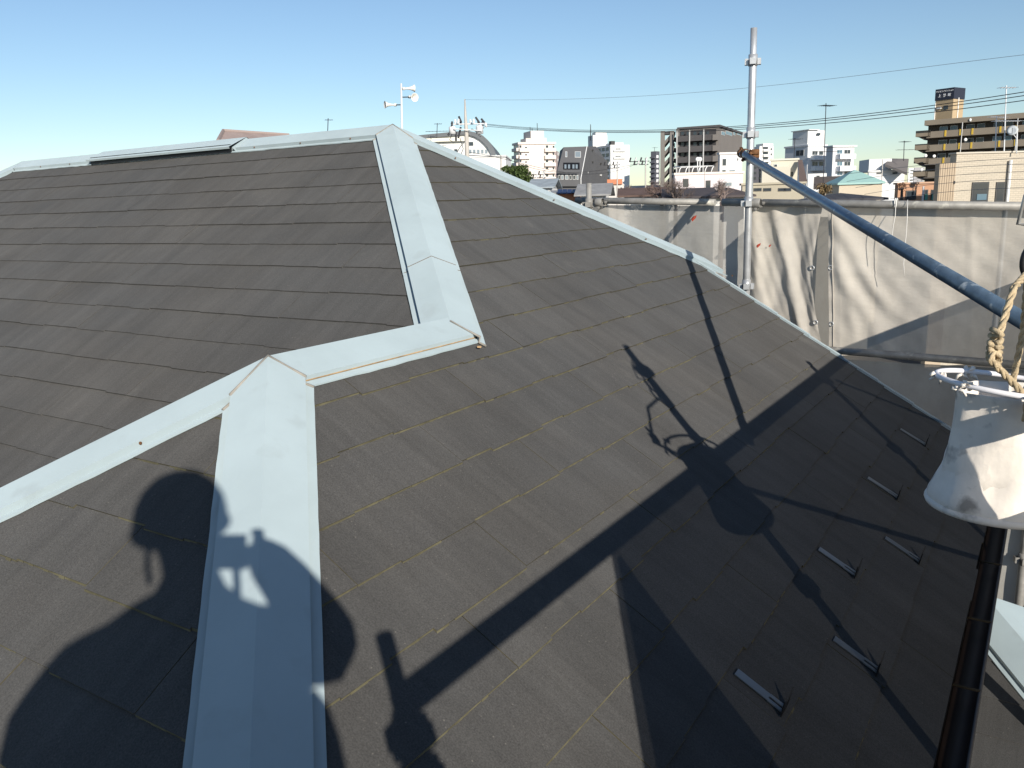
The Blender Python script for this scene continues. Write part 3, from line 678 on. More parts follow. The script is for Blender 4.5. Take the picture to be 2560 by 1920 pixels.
m = MB(); m.tube([BX + Vector((.149 * math.cos(a), .149 * math.sin(a), z_bot + .006)) for a in [2 * math.pi * k / 40 for k in range(40)]], .009, 8, closed=True); m.build('base_ring', MT['canvas'], bk, True)
def rope(pts, r, parent, tw=55.0, name='rope'):
    pts = [Vector(p) for p in pts]; dense = []
    for i in range(len(pts) - 1):
        n = max(2, int((pts[i + 1] - pts[i]).length / .006))
        dense += [pts[i].lerp(pts[i + 1], j / n) for j in range(n)]
    dense.append(pts[-1]); m = MB(); s = 0
    for st in range(3):
        q = []; s = 0
        for i, p in enumerate(dense):
            if i: s += (p - dense[i - 1]).length
            t = (dense[min(i + 1, len(dense) - 1)] - dense[max(i - 1, 0)]).normalized(); x = t.cross(Vector((.3, .9, .1))).normalized(); y = t.cross(x); a = s * tw + st * 2.094
            q.append(p + (x * math.cos(a) + y * math.sin(a)) * r * .52)
        m.tube(q, r * .58, 7)
    return m.build(name, MT['rope'], parent, True)
zh = bz(680)
hookp = BX + Vector((.012, 0, zh))
fr = hoop_c - FWD * .125 + RIGHT * (-.035); fr.z = H0 + z_top - .01
mid = at(2487, 868, 1.72)
rope([fr + Vector((0, 0, -.03)), fr + Vector((0, 0, .02)), at(2476, 900, 1.71), mid, at(2513, 790, 1.735), at(2535, 720, 1.75), hookp], .0072, bk, 80)
kn = MB()
for k in range(9): 
    a = k * 1.9; kn.tube([mid + Vector((.011 * math.cos(a + j * .9 + k), .012 * math.sin(a + j * .8), -.03 + k * .0065 + j * .003 * (-1) ** k)) for j in range(6)], .0058, 7)
kn.build('knot', MT['rope'], bk, True)
bk2 = hoop_c + FWD * .10 + RIGHT * .06
rope([bk2 + Vector((0, 0, -.03)), bk2.lerp(hookp, .5) + RIGHT * .01, hookp], .0072, bk, 80)
hk = thing('hanging_hook', 'black snap hook and bent steel rod above the canvas bucket', 'hook', hookp)
m = MB(); m.tube([hookp + RIGHT * (.014 * math.cos(a)) + Vector((0, 0, .022 + .03 * math.sin(a))) for a in [2 * math.pi * k / 20 for k in range(20)]], .006, 8, closed=True); m.build('snap_ring', MT['black'], hk, True)
m = MB(); m.tube([hookp + Vector((0, 0, .045)), hookp + Vector((0, 0, .10)), hookp + Vector((.003, 0, .11))], [.009, .008, .005], 10); m.build('swivel', MT['black'], hk, True)
zr0 = hookp + Vector((0, 0, .10)); pst = W(SA - .02, 2.07, .10)
m = MB(); m.tube([zr0, at(2545, 560, 1.80), at(2562, 490, 1.80), pst + Vector((0, 0, .02)), pst - Vector((0, 0, .03))], .0042, 8); m.build('bent_rod', MT['steel'], hk, True)

# ------------------------------------------------------------------ the photographer (behind the lens; only the shadow is in the picture)
RH = Vector((.5990, .8007, 0)); GH = Vector((.8007, -.5990, 0)); ELS, ELC = math.sin(SUN_EL), math.cos(SUN_EL)
def pg(r, u, gback):                        # across the sun, height seen from the sun, distance behind the lens
    return CAM + RH * r + GH * gback + Vector((0, 0, (u + gback * ELS) / ELC))
person = thing('person', 'photographer in work clothes and helmet holding a camera, seen only as a shadow', 'person', pg(-.1, 0, .3) * 1.0)
person.location.z = H0 - 1.46
J = {}
def j(n, p, r): J[n] = (p, r)
fl = H0 - 1.46
neck = pg(-.075, -.085, .30); 
j('pelvis', Vector((*(pg(-.10, 0, .40).xy), fl + .90)), .16); j('waist', Vector((*(pg(-.08, 0, .38).xy), fl + 1.06)), .20); j('chest', pg(-.055, -.30, .36), .205); j('upch', pg(-.10, -.185, .33), .12); j('neck', neck, .058); j('head0', pg(-.088, .0, .29), .062); j('head1', pg(-.10, .085, .28), .088); j('head2', pg(-.10, .13, .28), .08)
j('shR', pg(.085, -.205, .31), .09); j('elR', pg(.195, -.245, .20), .072); j('wrR', pg(.082, -.048, .07), .058); j('haR', pg(.055, -.012, .058), .042)
j('shL', pg(-.28, -.225, .36), .13); j('elL', pg(-.40, -.365, .22), .105); j('foL', pg(-.20, -.20, .14), .048); j('wrL', pg(-.080, -.065, .075), .045); j('haL', pg(-.045, -.018, .060), .042)
j('sideL', pg(-.27, -.48, .34), .19); j('sideR', pg(.15, -.50, .36), .185)
hp = J['pelvis'][0]
j('hiR', hp + RH * .10 + Vector((0, 0, -.06)), .105); j('knR', hp + RH * .12 - GH * .06 + Vector((0, 0, -.44)), .072); j('anR', hp + RH * .13 + Vector((0, 0, -.82)), .050); j('toR', hp + RH * .15 - GH * .17 + Vector((0, 0, -.865)), .036)
j('hiL', hp - RH * .10 + Vector((0, 0, -.06)), .105); j('knL', hp - RH * .12 - GH * .06 + Vector((0, 0, -.44)), .072); j('anL', hp - RH * .13 + Vector((0, 0, -.82)), .050); j('toL', hp - RH * .13 - GH * .18 + Vector((0, 0, -.865)), .036)
ED = [('pelvis', 'waist'), ('waist', 'chest'), ('chest', 'upch'), ('upch', 'neck'), ('neck', 'head0'), ('head0', 'head1'), ('head1', 'head2'), ('upch', 'shR'), ('shR', 'elR'), ('elR', 'wrR'), ('wrR', 'haR'), ('upch', 'shL'), ('shL', 'elL'), ('elL', 'foL'), ('foL', 'wrL'), ('wrL', 'haL'),
      ('waist', 'sideL'), ('waist', 'sideR'), ('pelvis', 'hiR'), ('hiR', 'knR'), ('knR', 'anR'), ('anR', 'toR'), ('pelvis', 'hiL'), ('hiL', 'knL'), ('knL', 'anL'), ('anL', 'toL')]
for side, hn, sg in (('R', 'haR', 1), ('L', 'haL', -1)):      # five bent fingers round the camera body
    hc = J[hn][0]
    for f in range(5):
        a = f * .26
        base = hc + RH * (.004 * sg) + Vector((0, 0, .018 - .013 * f)) if f < 4 else hc + GH * .014 - RH * (.012 * sg)
        mid_ = base - GH * (.034 - .003 * f) + RH * (.016 * sg) if f < 4 else base - RH * (.022 * sg) + Vector((0, 0, .006))
        tip = mid_ - GH * .012 - RH * ((.024 - .002 * f) * sg) if f < 4 else mid_ - RH * (.016 * sg) - GH * .004
        j(f'{side}f{f}a', base, .0105); j(f'{side}f{f}b', mid_, .0095); j(f'{side}f{f}c', tip, .008)
        ED += [(hn, f'{side}f{f}a'), (f'{side}f{f}a', f'{side}f{f}b'), (f'{side}f{f}b', f'{side}f{f}c')]
names = list(J); me = bpy.data.meshes.new('body'); me.from_pydata([tuple(J[n][0]) for n in names], [(names.index(a), names.index(b)) for a, b in ED], [])
body = bpy.data.objects.new('body', me); col.objects.link(body); body.parent = person; body.matrix_parent_inverse = Matrix.Translation(-person.location)
sk = body.modifiers.new('skin', 'SKIN'); sk.use_smooth_shade = True; sk.branch_smoothing = .3
for i, n in enumerate(names):
    me.skin_vertices[0].data[i].radius = (J[n][1], J[n][1]); me.skin_vertices[0].data[i].use_root = (n == 'pelvis')
body.modifiers.new('sub', 'SUBSURF').render_levels = 1
me.materials.append(mat('navy_work_clothes', (.03, .035, .06), .9, var=.2))
hc = pg(-.103, .085, .285); up = Vector((0, 0, 1)); ax = (up + GH * .1).normalized()
m = MB(); m.lathe(hc, ax, [(.108, -.035), (.112, 0), (.108, .035), (.092, .075), (.066, .105), (.035, .122), (.001, .128)], 28); m.build('helmet', mat('white_helmet', (.75, .75, .73), .3), person, True)
m = MB(); m.lathe(hc, ax, [(.117, -.030), (.108, -.020), (.107, -.034), (.117, -.030)], 28)
m.build('helmet_brim', MT['hoop'], person, True)
m = MB(); m.tube([pg(-.175, .02, .30), pg(-.176, -.02, .29), pg(-.170, -.055, .28)], .007, 6); m.build('chin_strap', MT['black'], person, True)
m = MB(); m.tube([pg(.012, -.02, .05), pg(.012, -.06, .08), pg(.008, -.12, .16)], .008, 6); m.build('neck_strap', MT['black'], person, True)  # strap added to split the lit gap in the cast shadow
cm = thing('compact_camera', 'small camera held up by the photographer, behind the viewpoint', 'camera', CAM - FWD * .05)
m = MB(); o = CAM - FWD * .062 - RIGHT * .056 + DOWN * .04; m.obox(o, RIGHT * .112, -DOWN * .072, FWD * .024); m.build('case', MT['black'], cm)
m = MB(); m.lathe(CAM - FWD * .038, FWD, [(.021, 0), (.021, .018), (.016, .02), (.016, .016), (.001, .016)], 20); m.build('lens', MT['black'], cm, True)
# ------------------------------------------------------------------ the town beyond
FH = Vector((FWD.x, FWD.y, 0)).normalized(); RHH = Vector((FH.y, -FH.x, 0))
WIN = glass_mat('window_glass', (.035, .045, .055)); WINL = glass_mat('pale_window_glass', (.20, .24, .27)); WINB = glass_mat('blue_window_glass', (.10, .17, .22))
FRM = mat('window_frame', (.55, .55, .54), .5); FRD = mat('dark_window_frame', (.06, .06, .06), .5)
RAIL = mat('white_rail', (.75, .75, .74), .5)
_cm = {}
def wm(rgb, var=.06):
    k = tuple(rgb)
    if k not in _cm: _cm[k] = mat('wall_paint', rgb, .88, var=var, vscale=.35, dirt=(tuple(c * .72 for c in rgb), .5, .62, .35))
    return _cm[k]
class Bld:
    """a block standing on the street: near upright corner at photo column xc, left face out to xl, right face out to xr"""
    def __init__(s, name, label, xc, D, yt, xl, xr, th, rgb, cat='building', base=0.0, roof=None, wallmat=None, group=None, depth=None):
        s.C = at(xc, yt, D); s.zt = s.C.z; s.mat = wallmat or wm(rgb); th = D2R(th)
        s.dl = -RHH * math.cos(th) + FH * math.sin(th); s.dr = RHH * math.sin(th) + FH * math.cos(th)
        def run(px, d):
            k = (px - CX) / FPX; P = s.C - CAM
            n = RIGHT - FWD * k
            return -P.dot(n) / d.dot(n)
        s.wl = max(.5, run(xl, s.dl)); s.wr = max(.5, run(xr, s.dr)); s.name = name
        if th < D2R(20): s.wr = min(s.wr, 12.0)
        if th > D2R(68): s.wl = min(s.wl, 14.0)
        if depth: s.wr = depth
        s.base = base
        C0 = Vector((s.C.x, s.C.y, base)); s.C0 = C0
        s.o = thing(name, label, cat, C0, group); m = MB(); m.obox(C0, s.dl * s.wl, s.dr * s.wr, Vector((0, 0, s.zt - base))); s.w = m.build('wall', s.mat, s.o)
    def axes(s, side): return (s.dl, -s.dr) if side == 'L' else (s.dr, -s.dl)
    def uv(s, side, px, py):
        u, n = s.axes(side); r = ray(px, py); t = (s.C - CAM).dot(n) / r.dot(n); X = CAM + r * t
        return (X - s.C0).dot(u), X.z
    def rect(s, side, x0, y0, x1, y1):
        a, za = s.uv(side, x0, (y0 + y1) / 2); b, zb_ = s.uv(side, x1, (y0 + y1) / 2); xm = (x0 + x1) / 2
        _, z0 = s.uv(side, xm, y1); _, z1 = s.uv(side, xm, y0)
        return min(a, b), max(a, b), z0, z1
    def box(s, side, R, n0, n1, name, mat_, parent=None):
        u, n = s.axes(side); m = MB(); o = s.C0 + u * R[0] + n * n0; o.z = R[2]
        m.obox(o, u * (R[1] - R[0]), n * (n1 - n0), Vector((0, 0, R[3] - R[2]))); return m.build(name, mat_, parent or s.o)
    def win(s, side, *px, frame=None, pane=None, rect=None, fw=.07):
        R = rect or s.rect(side, *px); f = s.box(side, R, -.02, .05, 'window', frame or FRM)
        fw = min(fw, (R[1] - R[0]) * .2, (R[3] - R[2]) * .2)
        s.box(side, (R[0] + fw, R[1] - fw, R[2] + fw, R[3] - fw), -.01, .057, 'pane', pane or WIN, f)
        if R[1] - R[0] > 1.4:
            c = (R[0] + R[1]) / 2; s.box(side, (c - .03, c + .03, R[2] + fw, R[3] - fw), -.01, .064, 'mullion', frame or FRM, f)
        return f
    def grid(s, side, x0, y0, x1, y1, nx, ny, fx=.55, fy=.5, **k):
        R = s.rect(side, x0, y0, x1, y1)
        for i in range(nx):
            for j_ in range(ny):
                du = (R[1] - R[0]) / nx; dz = (R[3] - R[2]) / ny; cu = R[0] + du * (i + .5); cz = R[2] + dz * (j_ + .5)
                s.win(side, rect=(cu - du * fx / 2, cu + du * fx / 2, cz - dz * fy / 2, cz + dz * fy / 2), **k)
    def balc(s, side, *px, depth=1.2, mat_=None, rect=None, slab=True):
        R = rect or s.rect(side, *px); b = s.box(side, R, .0, depth, 'balcony', mat_ or s.mat)
        return b
    def block(s, u0, u1, v0, v1, z1, name='penthouse', mat_=None, z0=None, parent=None):
        m = MB(); o = s.C0 + s.dl * u0 + s.dr * v0; o.z = s.zt if z0 is None else z0
        m.obox(o, s.dl * (u1 - u0), s.dr * (v1 - v0), Vector((0, 0, z1 - o.z))); return m.build(name, mat_ or s.mat, parent or s.o)
    def cornice(s, h=.35, out=.25, mat_=None):
        m = MB(); o = s.C0 - s.dl * out - s.dr * out; o.z = s.zt - .02
        m.obox(o, s.dl * (s.wl + 2 * out), s.dr * (s.wr + 2 * out), Vector((0, 0, h))); return m.build('parapet', mat_ or s.mat, s.o)
    def zpx(s, px, py): return (at(px, py, (s.C - CAM).dot(FWD))).z
def px2u(b, side, x, y): return b.uv(side, x, y)[0]
def roofed(name, label, xc, D, yeave, xl, xr, th, rgb, rise, roofrgb, kind='gable', over=.5, ridge='L', wins=(), roofmat=None, depth=6.0):
    """house with a pitched roof; ridge along the left face ('L') or the right face ('R')"""
    b = Bld(name, label, xc, D, yeave, xl, xr, th, rgb, 'house', depth=depth); rm = roofmat or mat('roof_tiles', roofrgb, .8, var=.2, vscale=1.5)
    o = b.C0 - b.dl * over - b.dr * over; o.z = b.zt; A = b.dl * (b.wl + 2 * over); Bv = b.dr * (b.wr + 2 * over); up = Vector((0, 0, rise)); th_ = Vector((0, 0, .12))
    m = MB()
    if kind == 'hip':
        i = .5 if kind == 'hip' and abs(A.length - Bv.length) < 1 else .0
        if A.length >= Bv.length: r0 = o + Bv * .5 + A.normalized() * (Bv.length * .5) + up; r1 = o + Bv * .5 + A - A.normalized() * (Bv.length * .5) + up
        else: r0 = o + A * .5 + Bv.normalized() * (A.length * .5) + up; r1 = o + A * .5 + Bv - Bv.normalized() * (A.length * .5) + up
        c = [o, o + A, o + A + Bv, o + Bv]
        if A.length >= Bv.length: fs = [(0, 1, 5, 4), (1, 2, 5), (2, 3, 4, 5), (3, 0, 4)]
        else: fs = [(0, 1, 4), (1, 2, 5, 4), (2, 3, 5), (3, 0, 4, 5)]
        vsn = [q + th_ for q in c] + [r0 + th_, r1 + th_]
        m.add(vsn, fs); m.add([q for q in c] + [q + th_ for q in c], [(0, 1, 5, 4), (1, 2, 6, 5), (2, 3, 7, 6), (3, 0, 4, 7), (3, 2, 1, 0)])
    else:
        if ridge == 'L': e0, e1, r = A, Bv, Bv * .5
        else: e0, e1, r = Bv, A, A * .5
        p = [o, o + e1, o + r + up]; q = [x + e0 for x in p]
        m.add([x + th_ for x in p + q], [(0, 2, 5, 3), (2, 1, 4, 5)]); m.add(p + q, [(0, 3, 5, 2), (2, 5, 4, 1)])
        m.add([p[0], p[0] + th_, p[2] + th_, p[2], p[1] + th_, p[1]], [(0, 1, 2, 3), (3, 2, 4, 5)]); m.add([q[0], q[0] + th_, q[2] + th_, q[2], q[1] + th_, q[1]], [(3, 2, 1, 0), (5, 4, 2, 3)])
        m.add([p[0], q[0], q[0] + th_, p[0] + th_], [(0, 1, 2, 3)])
        g_ = MB(); 
        for base in (p, q):
            s_ = b.C0 if 0 else None
        in0 = b.C0 + Vector((0, 0, b.zt - b.C0.z)); a2 = b.dl * b.wl if ridge == 'L' else b.dr * b.wr; b2 = b.dr * b.wr if ridge == 'L' else b.dl * b.wl
        for sh in (Vector(), a2):
            g_ = MB(); g_.add([in0 + sh, in0 + sh + b2, in0 + sh + b2 * .5 + up * (b2.length / (e1.length))], [(0, 1, 2), (2, 1, 0)]); g_.build('gable', b.mat, b.o)
    m.build('roof', rm, b.o)
    for w_ in wins: b.win(*w_)
    return b

tile_mat = mat('beige_tile_cladding', (.50, .44, .355), .85)
_n = tile_mat.node_tree; _b = _n.nodes.new('ShaderNodeTexBrick'); _m = _n.nodes.new('ShaderNodeMapping'); _t = _n.nodes.new('ShaderNodeTexCoord'); _c = _n.nodes.new('ShaderNodeCombineXYZ'); _s = _n.nodes.new('ShaderNodeSeparateXYZ'); _d = _n.nodes.new('ShaderNodeVectorMath')
_d.operation = 'DOT_PRODUCT'; _d.inputs[1].default_value = (RHH.x, RHH.y, 0); _n.links.new(_t.outputs['Object'], _d.inputs[0]); _n.links.new(_t.outputs['Object'], _s.inputs[0]); _n.links.new(_d.outputs['Value'], _c.inputs[0]); _n.links.new(_s.outputs['Z'], _c.inputs[1]); _n.links.new(_c.outputs[0], _b.inputs['Vector'])
_b.inputs['Scale'].default_value = 1.0; _b.inputs['Brick Width'].default_value = .28; _b.inputs['Row Height'].default_value = .1; _b.inputs['Mortar Size'].default_value = .008
_b.inputs['Color1'].default_value = (.50, .44, .355, 1); _b.inputs['Color2'].default_value = (.46, .41, .33, 1); _b.inputs['Mortar'].default_value = (.33, .29, .23, 1); _n.links.new(_b.outputs['Color'], _n.nodes['Principled BSDF'].inputs['Base Color'])
WHITE = (.74, .73, .71); CREAM = (.72, .66, .60)
# --- barrel-roofed hall, far left of the skyline
def hall():
    D = 125.0; pl = at(1150, 400, D); n = -FH
    def q(x, y): r = ray(x, y); t = (pl - CAM).dot(n) / r.dot(n); return CAM + r * t
    t = thing('barrel_roofed_hall', 'white hall with curved dark barrel roof behind the utility pole', 'hall', Vector((pl.x, pl.y, 0)))
    arc = [(1159, 337), (1172, 338), (1188, 343), (1200, 350), (1211, 360), (1220, 371), (1227, 383), (1232, 396)]
    prof = [q(1040, 349), q(1100, 343), q(1140, 339)] + [q(*a) for a in arc]
    m = MB(); back = FH * 22 + RHH * 1.0; N = len(prof); bl = [Vector((p.x, p.y, 0)) for p in prof]
    for i in range(N - 1): m.add([bl[i], bl[i + 1], prof[i + 1], prof[i]], [(0, 1, 2, 3)])
    m.add([bl[-1], bl[-1] + back, prof[-1] + back, prof[-1]], [(0, 1, 2, 3)]); m.add([bl[0], prof[0], prof[0] + back, bl[0] + back], [(0, 1, 2, 3)])
    m.build('wall', wm((.68, .68, .66)), t)
    r = MB(); off = [Vector((0, 0, .0))] * N
    for i in range(N - 1):
        a, b_ = prof[i] - FH * .5, prof[i + 1] - FH * .5; u_ = Vector((0, 0, .55)) + RHH * (.5 if i > 4 else .1); u2 = Vector((0, 0, .55)) + RHH * (.5 if i > 3 else .1)
        r.add([a, b_, b_ + u2, a + u_, a + back, b_ + back, b_ + back + u2, a + back + u_], [(0, 1, 2, 3), (3, 2, 6, 7), (0, 4, 5, 1)])
    r.build('roof', mat('dark_roof_sheet', (.12, .13, .14), .6), t)
    def w_(x0, y0, x1, y1, mt):
        a = q(x0, y1) - FH * .05; ex = RHH * ((q(x1, y1) - q(x0, y1)).length); ez = Vector((0, 0, (q(x0, y0) - q(x0, y1)).length)); b_ = MB(); b_.obox(a, ex, FH * .1, ez); f = b_.build('window', FRM, t)
        c = MB(); c.obox(a + ex * .12 + ez * .1 - FH * .01, ex * .76, FH * .1, ez * .8); c.build('pane', mt, f)
    w_(1171, 354, 1185, 366, WIN)
    for k in range(5): w_(1172 + k * 10, 373, 1180 + k * 10, 385, WINL)
    for k in range(4): w_(1090 + k * 15, 372, 1100 + k * 15, 384, WIN)
    e = MB(); a = q(1062, 356); e.obox(a - FH * .7, RHH * 6.0, FH * .6, Vector((0, 0, .5))); e.build('eave_band', wm((.74, .72, .62)), t)
hall()
b = Bld('low_white_hall', 'plain white windowless block stepping down beside the barrel-roofed hall', 1264, 118, 391, 1160, 1300, 4, (.70, .70, .69)); b.cornice(.2, .1)
# --- cream apartment block
b = Bld('cream_apartment_block', 'cream apartment block with stepped rooftop tower and balconies on both sides', 1297, 325, 361, 1284, 1386, 72, (.70, .63, .58))
zf = [b.zpx(1340, y) for y in (372, 390, 408, 426, 444)]
for k, y in enumerate((371, 389, 407, 425, 443)):
    b.balc('R', 1297, y, 1323, y + 9, depth=1.0); b.balc('R', 1360, y, 1387, y + 9, depth=1.4); b.balc('L', 1285, y, 1297, y + 8, depth=1.0)
    b.win('R', 1298, y - 8, 1304, y - 1); b.win('R', 1364, y - 8, 1371, y - 1); b.win('R', 1381, y - 7, 1386, y - 1)
    b.win('R', 1312, y - 4, 1318, y + 2); b.win('L', 1287, y - 8, 1294, y)
b.cornice(.8, .5); u = lambda x, y: px2u(b, 'R', x, y)
b.block(.5, 9, u(1328, 340), u(1361, 340), b.zpx(1345, 326)); b.block(.5, 9, u(1361, 350), u(1367, 350), b.zpx(1364, 343)); b.block(.5, 7, u(1316, 355), u(1328, 355), b.zpx(1322, 345))
for x, y0, y1 in ((1348, 306, 327), (1330, 316, 327), (1335, 318, 327)):
    m = MB(); p = b.C0 + b.dr * u(x, 340) + b.dl * 2; m.tube([Vector((p.x, p.y, b.zpx(x, y1))), Vector((p.x, p.y, b.zpx(x, y0)))], .12, 5); m.build('mast', FRD, b.o)
# --- pinkish slab between
b = Bld('dull_pink_apartment', 'narrow dull pink wall between the cream block and the dark sloping building', 1389, 340, 376, 1372, 1412, 10, (.42, .34, .32)); b.grid('R', 1392, 380, 1408, 425, 2, 3)
# --- small white tower block and white apartment behind the dark sloping building
b = Bld('white_tower_block', 'small plain white tower with a mast rising behind the dark sloping building', 1482, 430, 338, 1470, 1518, 74, (.72, .72, .70))
b.block(1, 6, 2, 8, b.zpx(1497, 330))
m = MB(); p = b.C0 + b.dl * 3; m.tube([Vector((p.x, p.y, b.zpx(1477, 350))), Vector((p.x, p.y, b.zpx(1477, 310)))], [.35, .15], 6); m.build('mast', FRD, b.o)
b = Bld('white_grey_apartment', 'white apartment with shaded window grid on its left, right of the dark sloping building', 1526, 380, 362, 1490, 1574, 66, (.68, .68, .67))
b.grid('L', 1494, 366, 1524, 456, 3, 6, .7, .55, pane=WIN, frame=FRD)
for y in (374, 392): b.balc('R', 1532, y, 1562, y + 5, depth=.8); b.win('R', 1538, y - 3, 1552, y + 1)
b.block(2, 9, 3, b.wr * .8, b.zpx(1550, 355)); b.block(1, 3, 1, 3, b.zpx(1530, 352), mat_=FRD)
# --- dark building with the raked front
def raked():
    D = 190.0; t = thing('dark_raked_building', 'dark grey building with raked-back front and balcony recess shown as a black panel', 'building', at(1450, 480, D) * 1.0); t.location.z = 0
    pl = at(1450, 480, D)
    def q(x, y, dz=0.0): r = ray(x, y); s_ = ((pl - CAM).dot(FH) + dz) / r.dot(FH); return CAM + r * s_
    # front face leans back: foot of the wall nearer than its head
    ftl, ftr = q(1409, 368, 7), q(1467, 366, 7); fbl, fbr = q(1390, 440, 0), q(1452, 446, 0)
    nf = (ftl - fbl).cross(fbr - fbl).normalized(); nf = nf if nf.dot(FH) < 0 else -nf
    r_ = ray(1467, 366); ftr = CAM + r_ * ((fbl - CAM).dot(nf) / r_.dot(nf))
    gl, gr = Vector((fbl.x, fbl.y, 0)), Vector((fbr.x, fbr.y, 0))
    rt1, rt2 = q(1492, 366, 22), q(1512, 398, 24); rt3 = q(1519, 402, 26); rg = Vector((rt3.x, rt3.y, 0))
    dk = mat('charcoal_render', (.105, .105, .11), .85, var=.08, vscale=.3)
    m = MB(); m.add([fbl, fbr, ftr, ftl], [(0, 1, 2, 3)]); m.add([gl, gr, fbr, fbl], [(0, 1, 2, 3)])
    m.add([gr, rg, rt3, rt2, rt1, ftr, fbr], [(0, 1, 2, 3, 4, 5, 6)])
    bk = FH * 14; m.add([ftl, ftr, rt1, rt1 + bk * .3 - RHH * 7, ftl + bk], [(0, 1, 2, 3, 4)]); m.add([rt1, rt2, rt2 + bk * .5, rt1 + bk * .5], [(0, 1, 2, 3)]); m.add([rt2, rt3, rt3 + bk * .5, rt2 + bk * .5], [(0, 1, 2, 3)])
    m.add([gl, fbl, ftl, ftl + bk, Vector((ftl.x, ftl.y, 0)) + bk], [(0, 1, 2, 3, 4)])
    m.build('wall', dk, t)
    nf = (ftl - fbl).cross(fbr - fbl).normalized(); nf = nf if nf.dot(FH) < 0 else -nf
    def onf(x, y):
        r = ray(x, y); s_ = (fbl - CAM).dot(nf) / r.dot(nf); return CAM + r * s_
    def pan(x0, y0, x1, y1, name, mt, out=.06, parent=None):
        a, b_, c, d = onf(x0, y1), onf(x1, y1), onf(x1, y0), onf(x0, y0); m = MB(); m.add([a + nf * out, b_ + nf * out, c + nf * out, d + nf * out, a, b_, c, d], [(0, 1, 2, 3), (0, 4, 5, 1), (1, 5, 6, 2), (2, 6, 7, 3), (3, 7, 4, 0)]); return m.build(name, mt, parent or t)
    for (x0, y0, x1, y1) in ((1413, 379, 1418, 393), (1437, 379, 1452, 394)): f = pan(x0, y0, x1, y1, 'window', FRM); pan(x0 + 1, y0 + 1, x1 - 1, y1 - 1, 'pane', WINL, .09, f)
    f = pan(1408, 407, 1449, 424, 'recessed_balcony', MT['black']);  # flat black panel, the shade of the balcony recess put in as colour
    for x in (1411, 1420, 1431, 1439): pan(x, 412, x + 5, 422, 'pane', WINL, .10, f)
    # vertical lower storey
    def q0(x, y): 
        nn = Vector((0, 0, 1)).cross(fbr - fbl).normalized(); r = ray(x, y); s_ = (fbl - CAM).dot(nn) / r.dot(nn); return CAM + r * s_
    for (x0, x1) in ((1396, 1401), (1403, 1409), (1413, 1421), (1424, 1429), (1432, 1439), (1441, 1446)):
        a = q0(x0, 449); m = MB(); m.obox(a - FH * .06, (q0(x1, 449) - a), FH * .1, Vector((0, 0, 1.0))); f = m.build('window', FRM, t); m = MB(); m.obox(a - FH * .075 + (q0(x1, 449) - a) * .12 + Vector((0, 0, .1)), (q0(x1, 449) - a) * .76, FH * .1, Vector((0, 0, .8))); m.build('pane', WINL if x0 % 2 else WIN, f)
    for (y, hh) in ((433, .25), (466, .4)):
        a = q0(1392, y); m = MB(); m.obox(a - FH * .8, q0(1447, y) - a, FH * .8, Vector((0, 0, hh))); m.build('canopy', dk, t)
    pw = mat('white_drainpipe', (.75, .75, .74), .5)
    r0 = ftr.lerp(rt1, .97) - FH * .2; m = MB(); m.tube([Vector((r0.x, r0.y, .5)), r0], .14, 6); m.build('drainpipe', pw, t)
    m = MB(); m.tube([ftr - FH * .15, fbr - FH * .15, Vector((fbr.x, fbr.y, 1)) - FH * .15], .10, 6); m.build('corner_strip', pw, t)
    for (x, y) in ((1480, 379), (1480, 408), (1501, 408), (1500, 437), (1467, 434), (1501, 465), (1486, 465)):
        k = (x - 1467) / (1519 - 1467); p = ftr.lerp(rt3, k); p.z = at(x, y, D + 15).z; m = MB(); m.cbox(p - FH * .2, .45, .45, .4); m.build('vent_hood', FRM if y > 410 else FRD, t)
raked()
# --- slim dark tower
b = Bld('slim_dark_tower', 'slim dark apartment tower with white stair windows, left of the brown slab block', 1640, 360, 378, 1627, 1649, 40, (.10, .105, .125))
for k in range(7): b.win('R', 1641, 388 + k * 12, 1646, 395 + k * 12, pane=wm((.8, .8, .8)), frame=RAIL); b.balc('L', 1627, 392 + k * 12, 1639, 396 + k * 12, depth=1.0)
# --- brown slab apartment
b = Bld('brown_slab_apartment', 'dark brown apartment slab with banded balconies and open stair tower on its left', 1797, 205, 317, 1697, 1856, 26, (.20, .185, .175), wallmat=mat('brown_tile_wall', (.19, .172, .160), .8, var=.06, vscale=.3))
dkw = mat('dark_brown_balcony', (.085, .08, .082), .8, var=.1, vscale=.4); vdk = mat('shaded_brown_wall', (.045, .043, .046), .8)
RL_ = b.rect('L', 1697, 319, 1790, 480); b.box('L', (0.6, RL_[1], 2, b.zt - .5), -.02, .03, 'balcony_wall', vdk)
for k, y in enumerate((341, 368, 394, 421, 448)):
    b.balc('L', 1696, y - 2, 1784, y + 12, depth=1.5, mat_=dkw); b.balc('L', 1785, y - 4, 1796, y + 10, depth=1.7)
    for x in (1702, 1716, 1733, 1748, 1764): b.win('L', x, y - 13, x + 9, y - 3, frame=FRD)
for x in (1696, 1727, 1762):
    a = px2u(b, 'L', x, 400); b.box('L', (a - .12, a + .12, 1, b.zt - .4), 1.5, 1.75, 'downpipe', FRM)
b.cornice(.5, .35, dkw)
for x0, x1 in ((1803, 1812), (1814, 1830), (1833, 1838), (1842, 1853)): b.win('R', x0, 329, x1, 338, pane=WINB)
st = px2u(b, 'L', 1655, 400)
for (x, wd) in ((1656, .9), (1679, .9), (1694, .8)):
    a = px2u(b, 'L', x, 400); m = MB(); o_ = b.C0 + b.dl * (a - wd / 2) - b.dr * .3; o_.z = 0; m.obox(o_, b.dl * wd, b.dr * wd, Vector((0, 0, b.zt + .2 - (.4 if x < 1690 else 0)))); m.build('stair_column', wm((.22, .205, .19)), b.o)
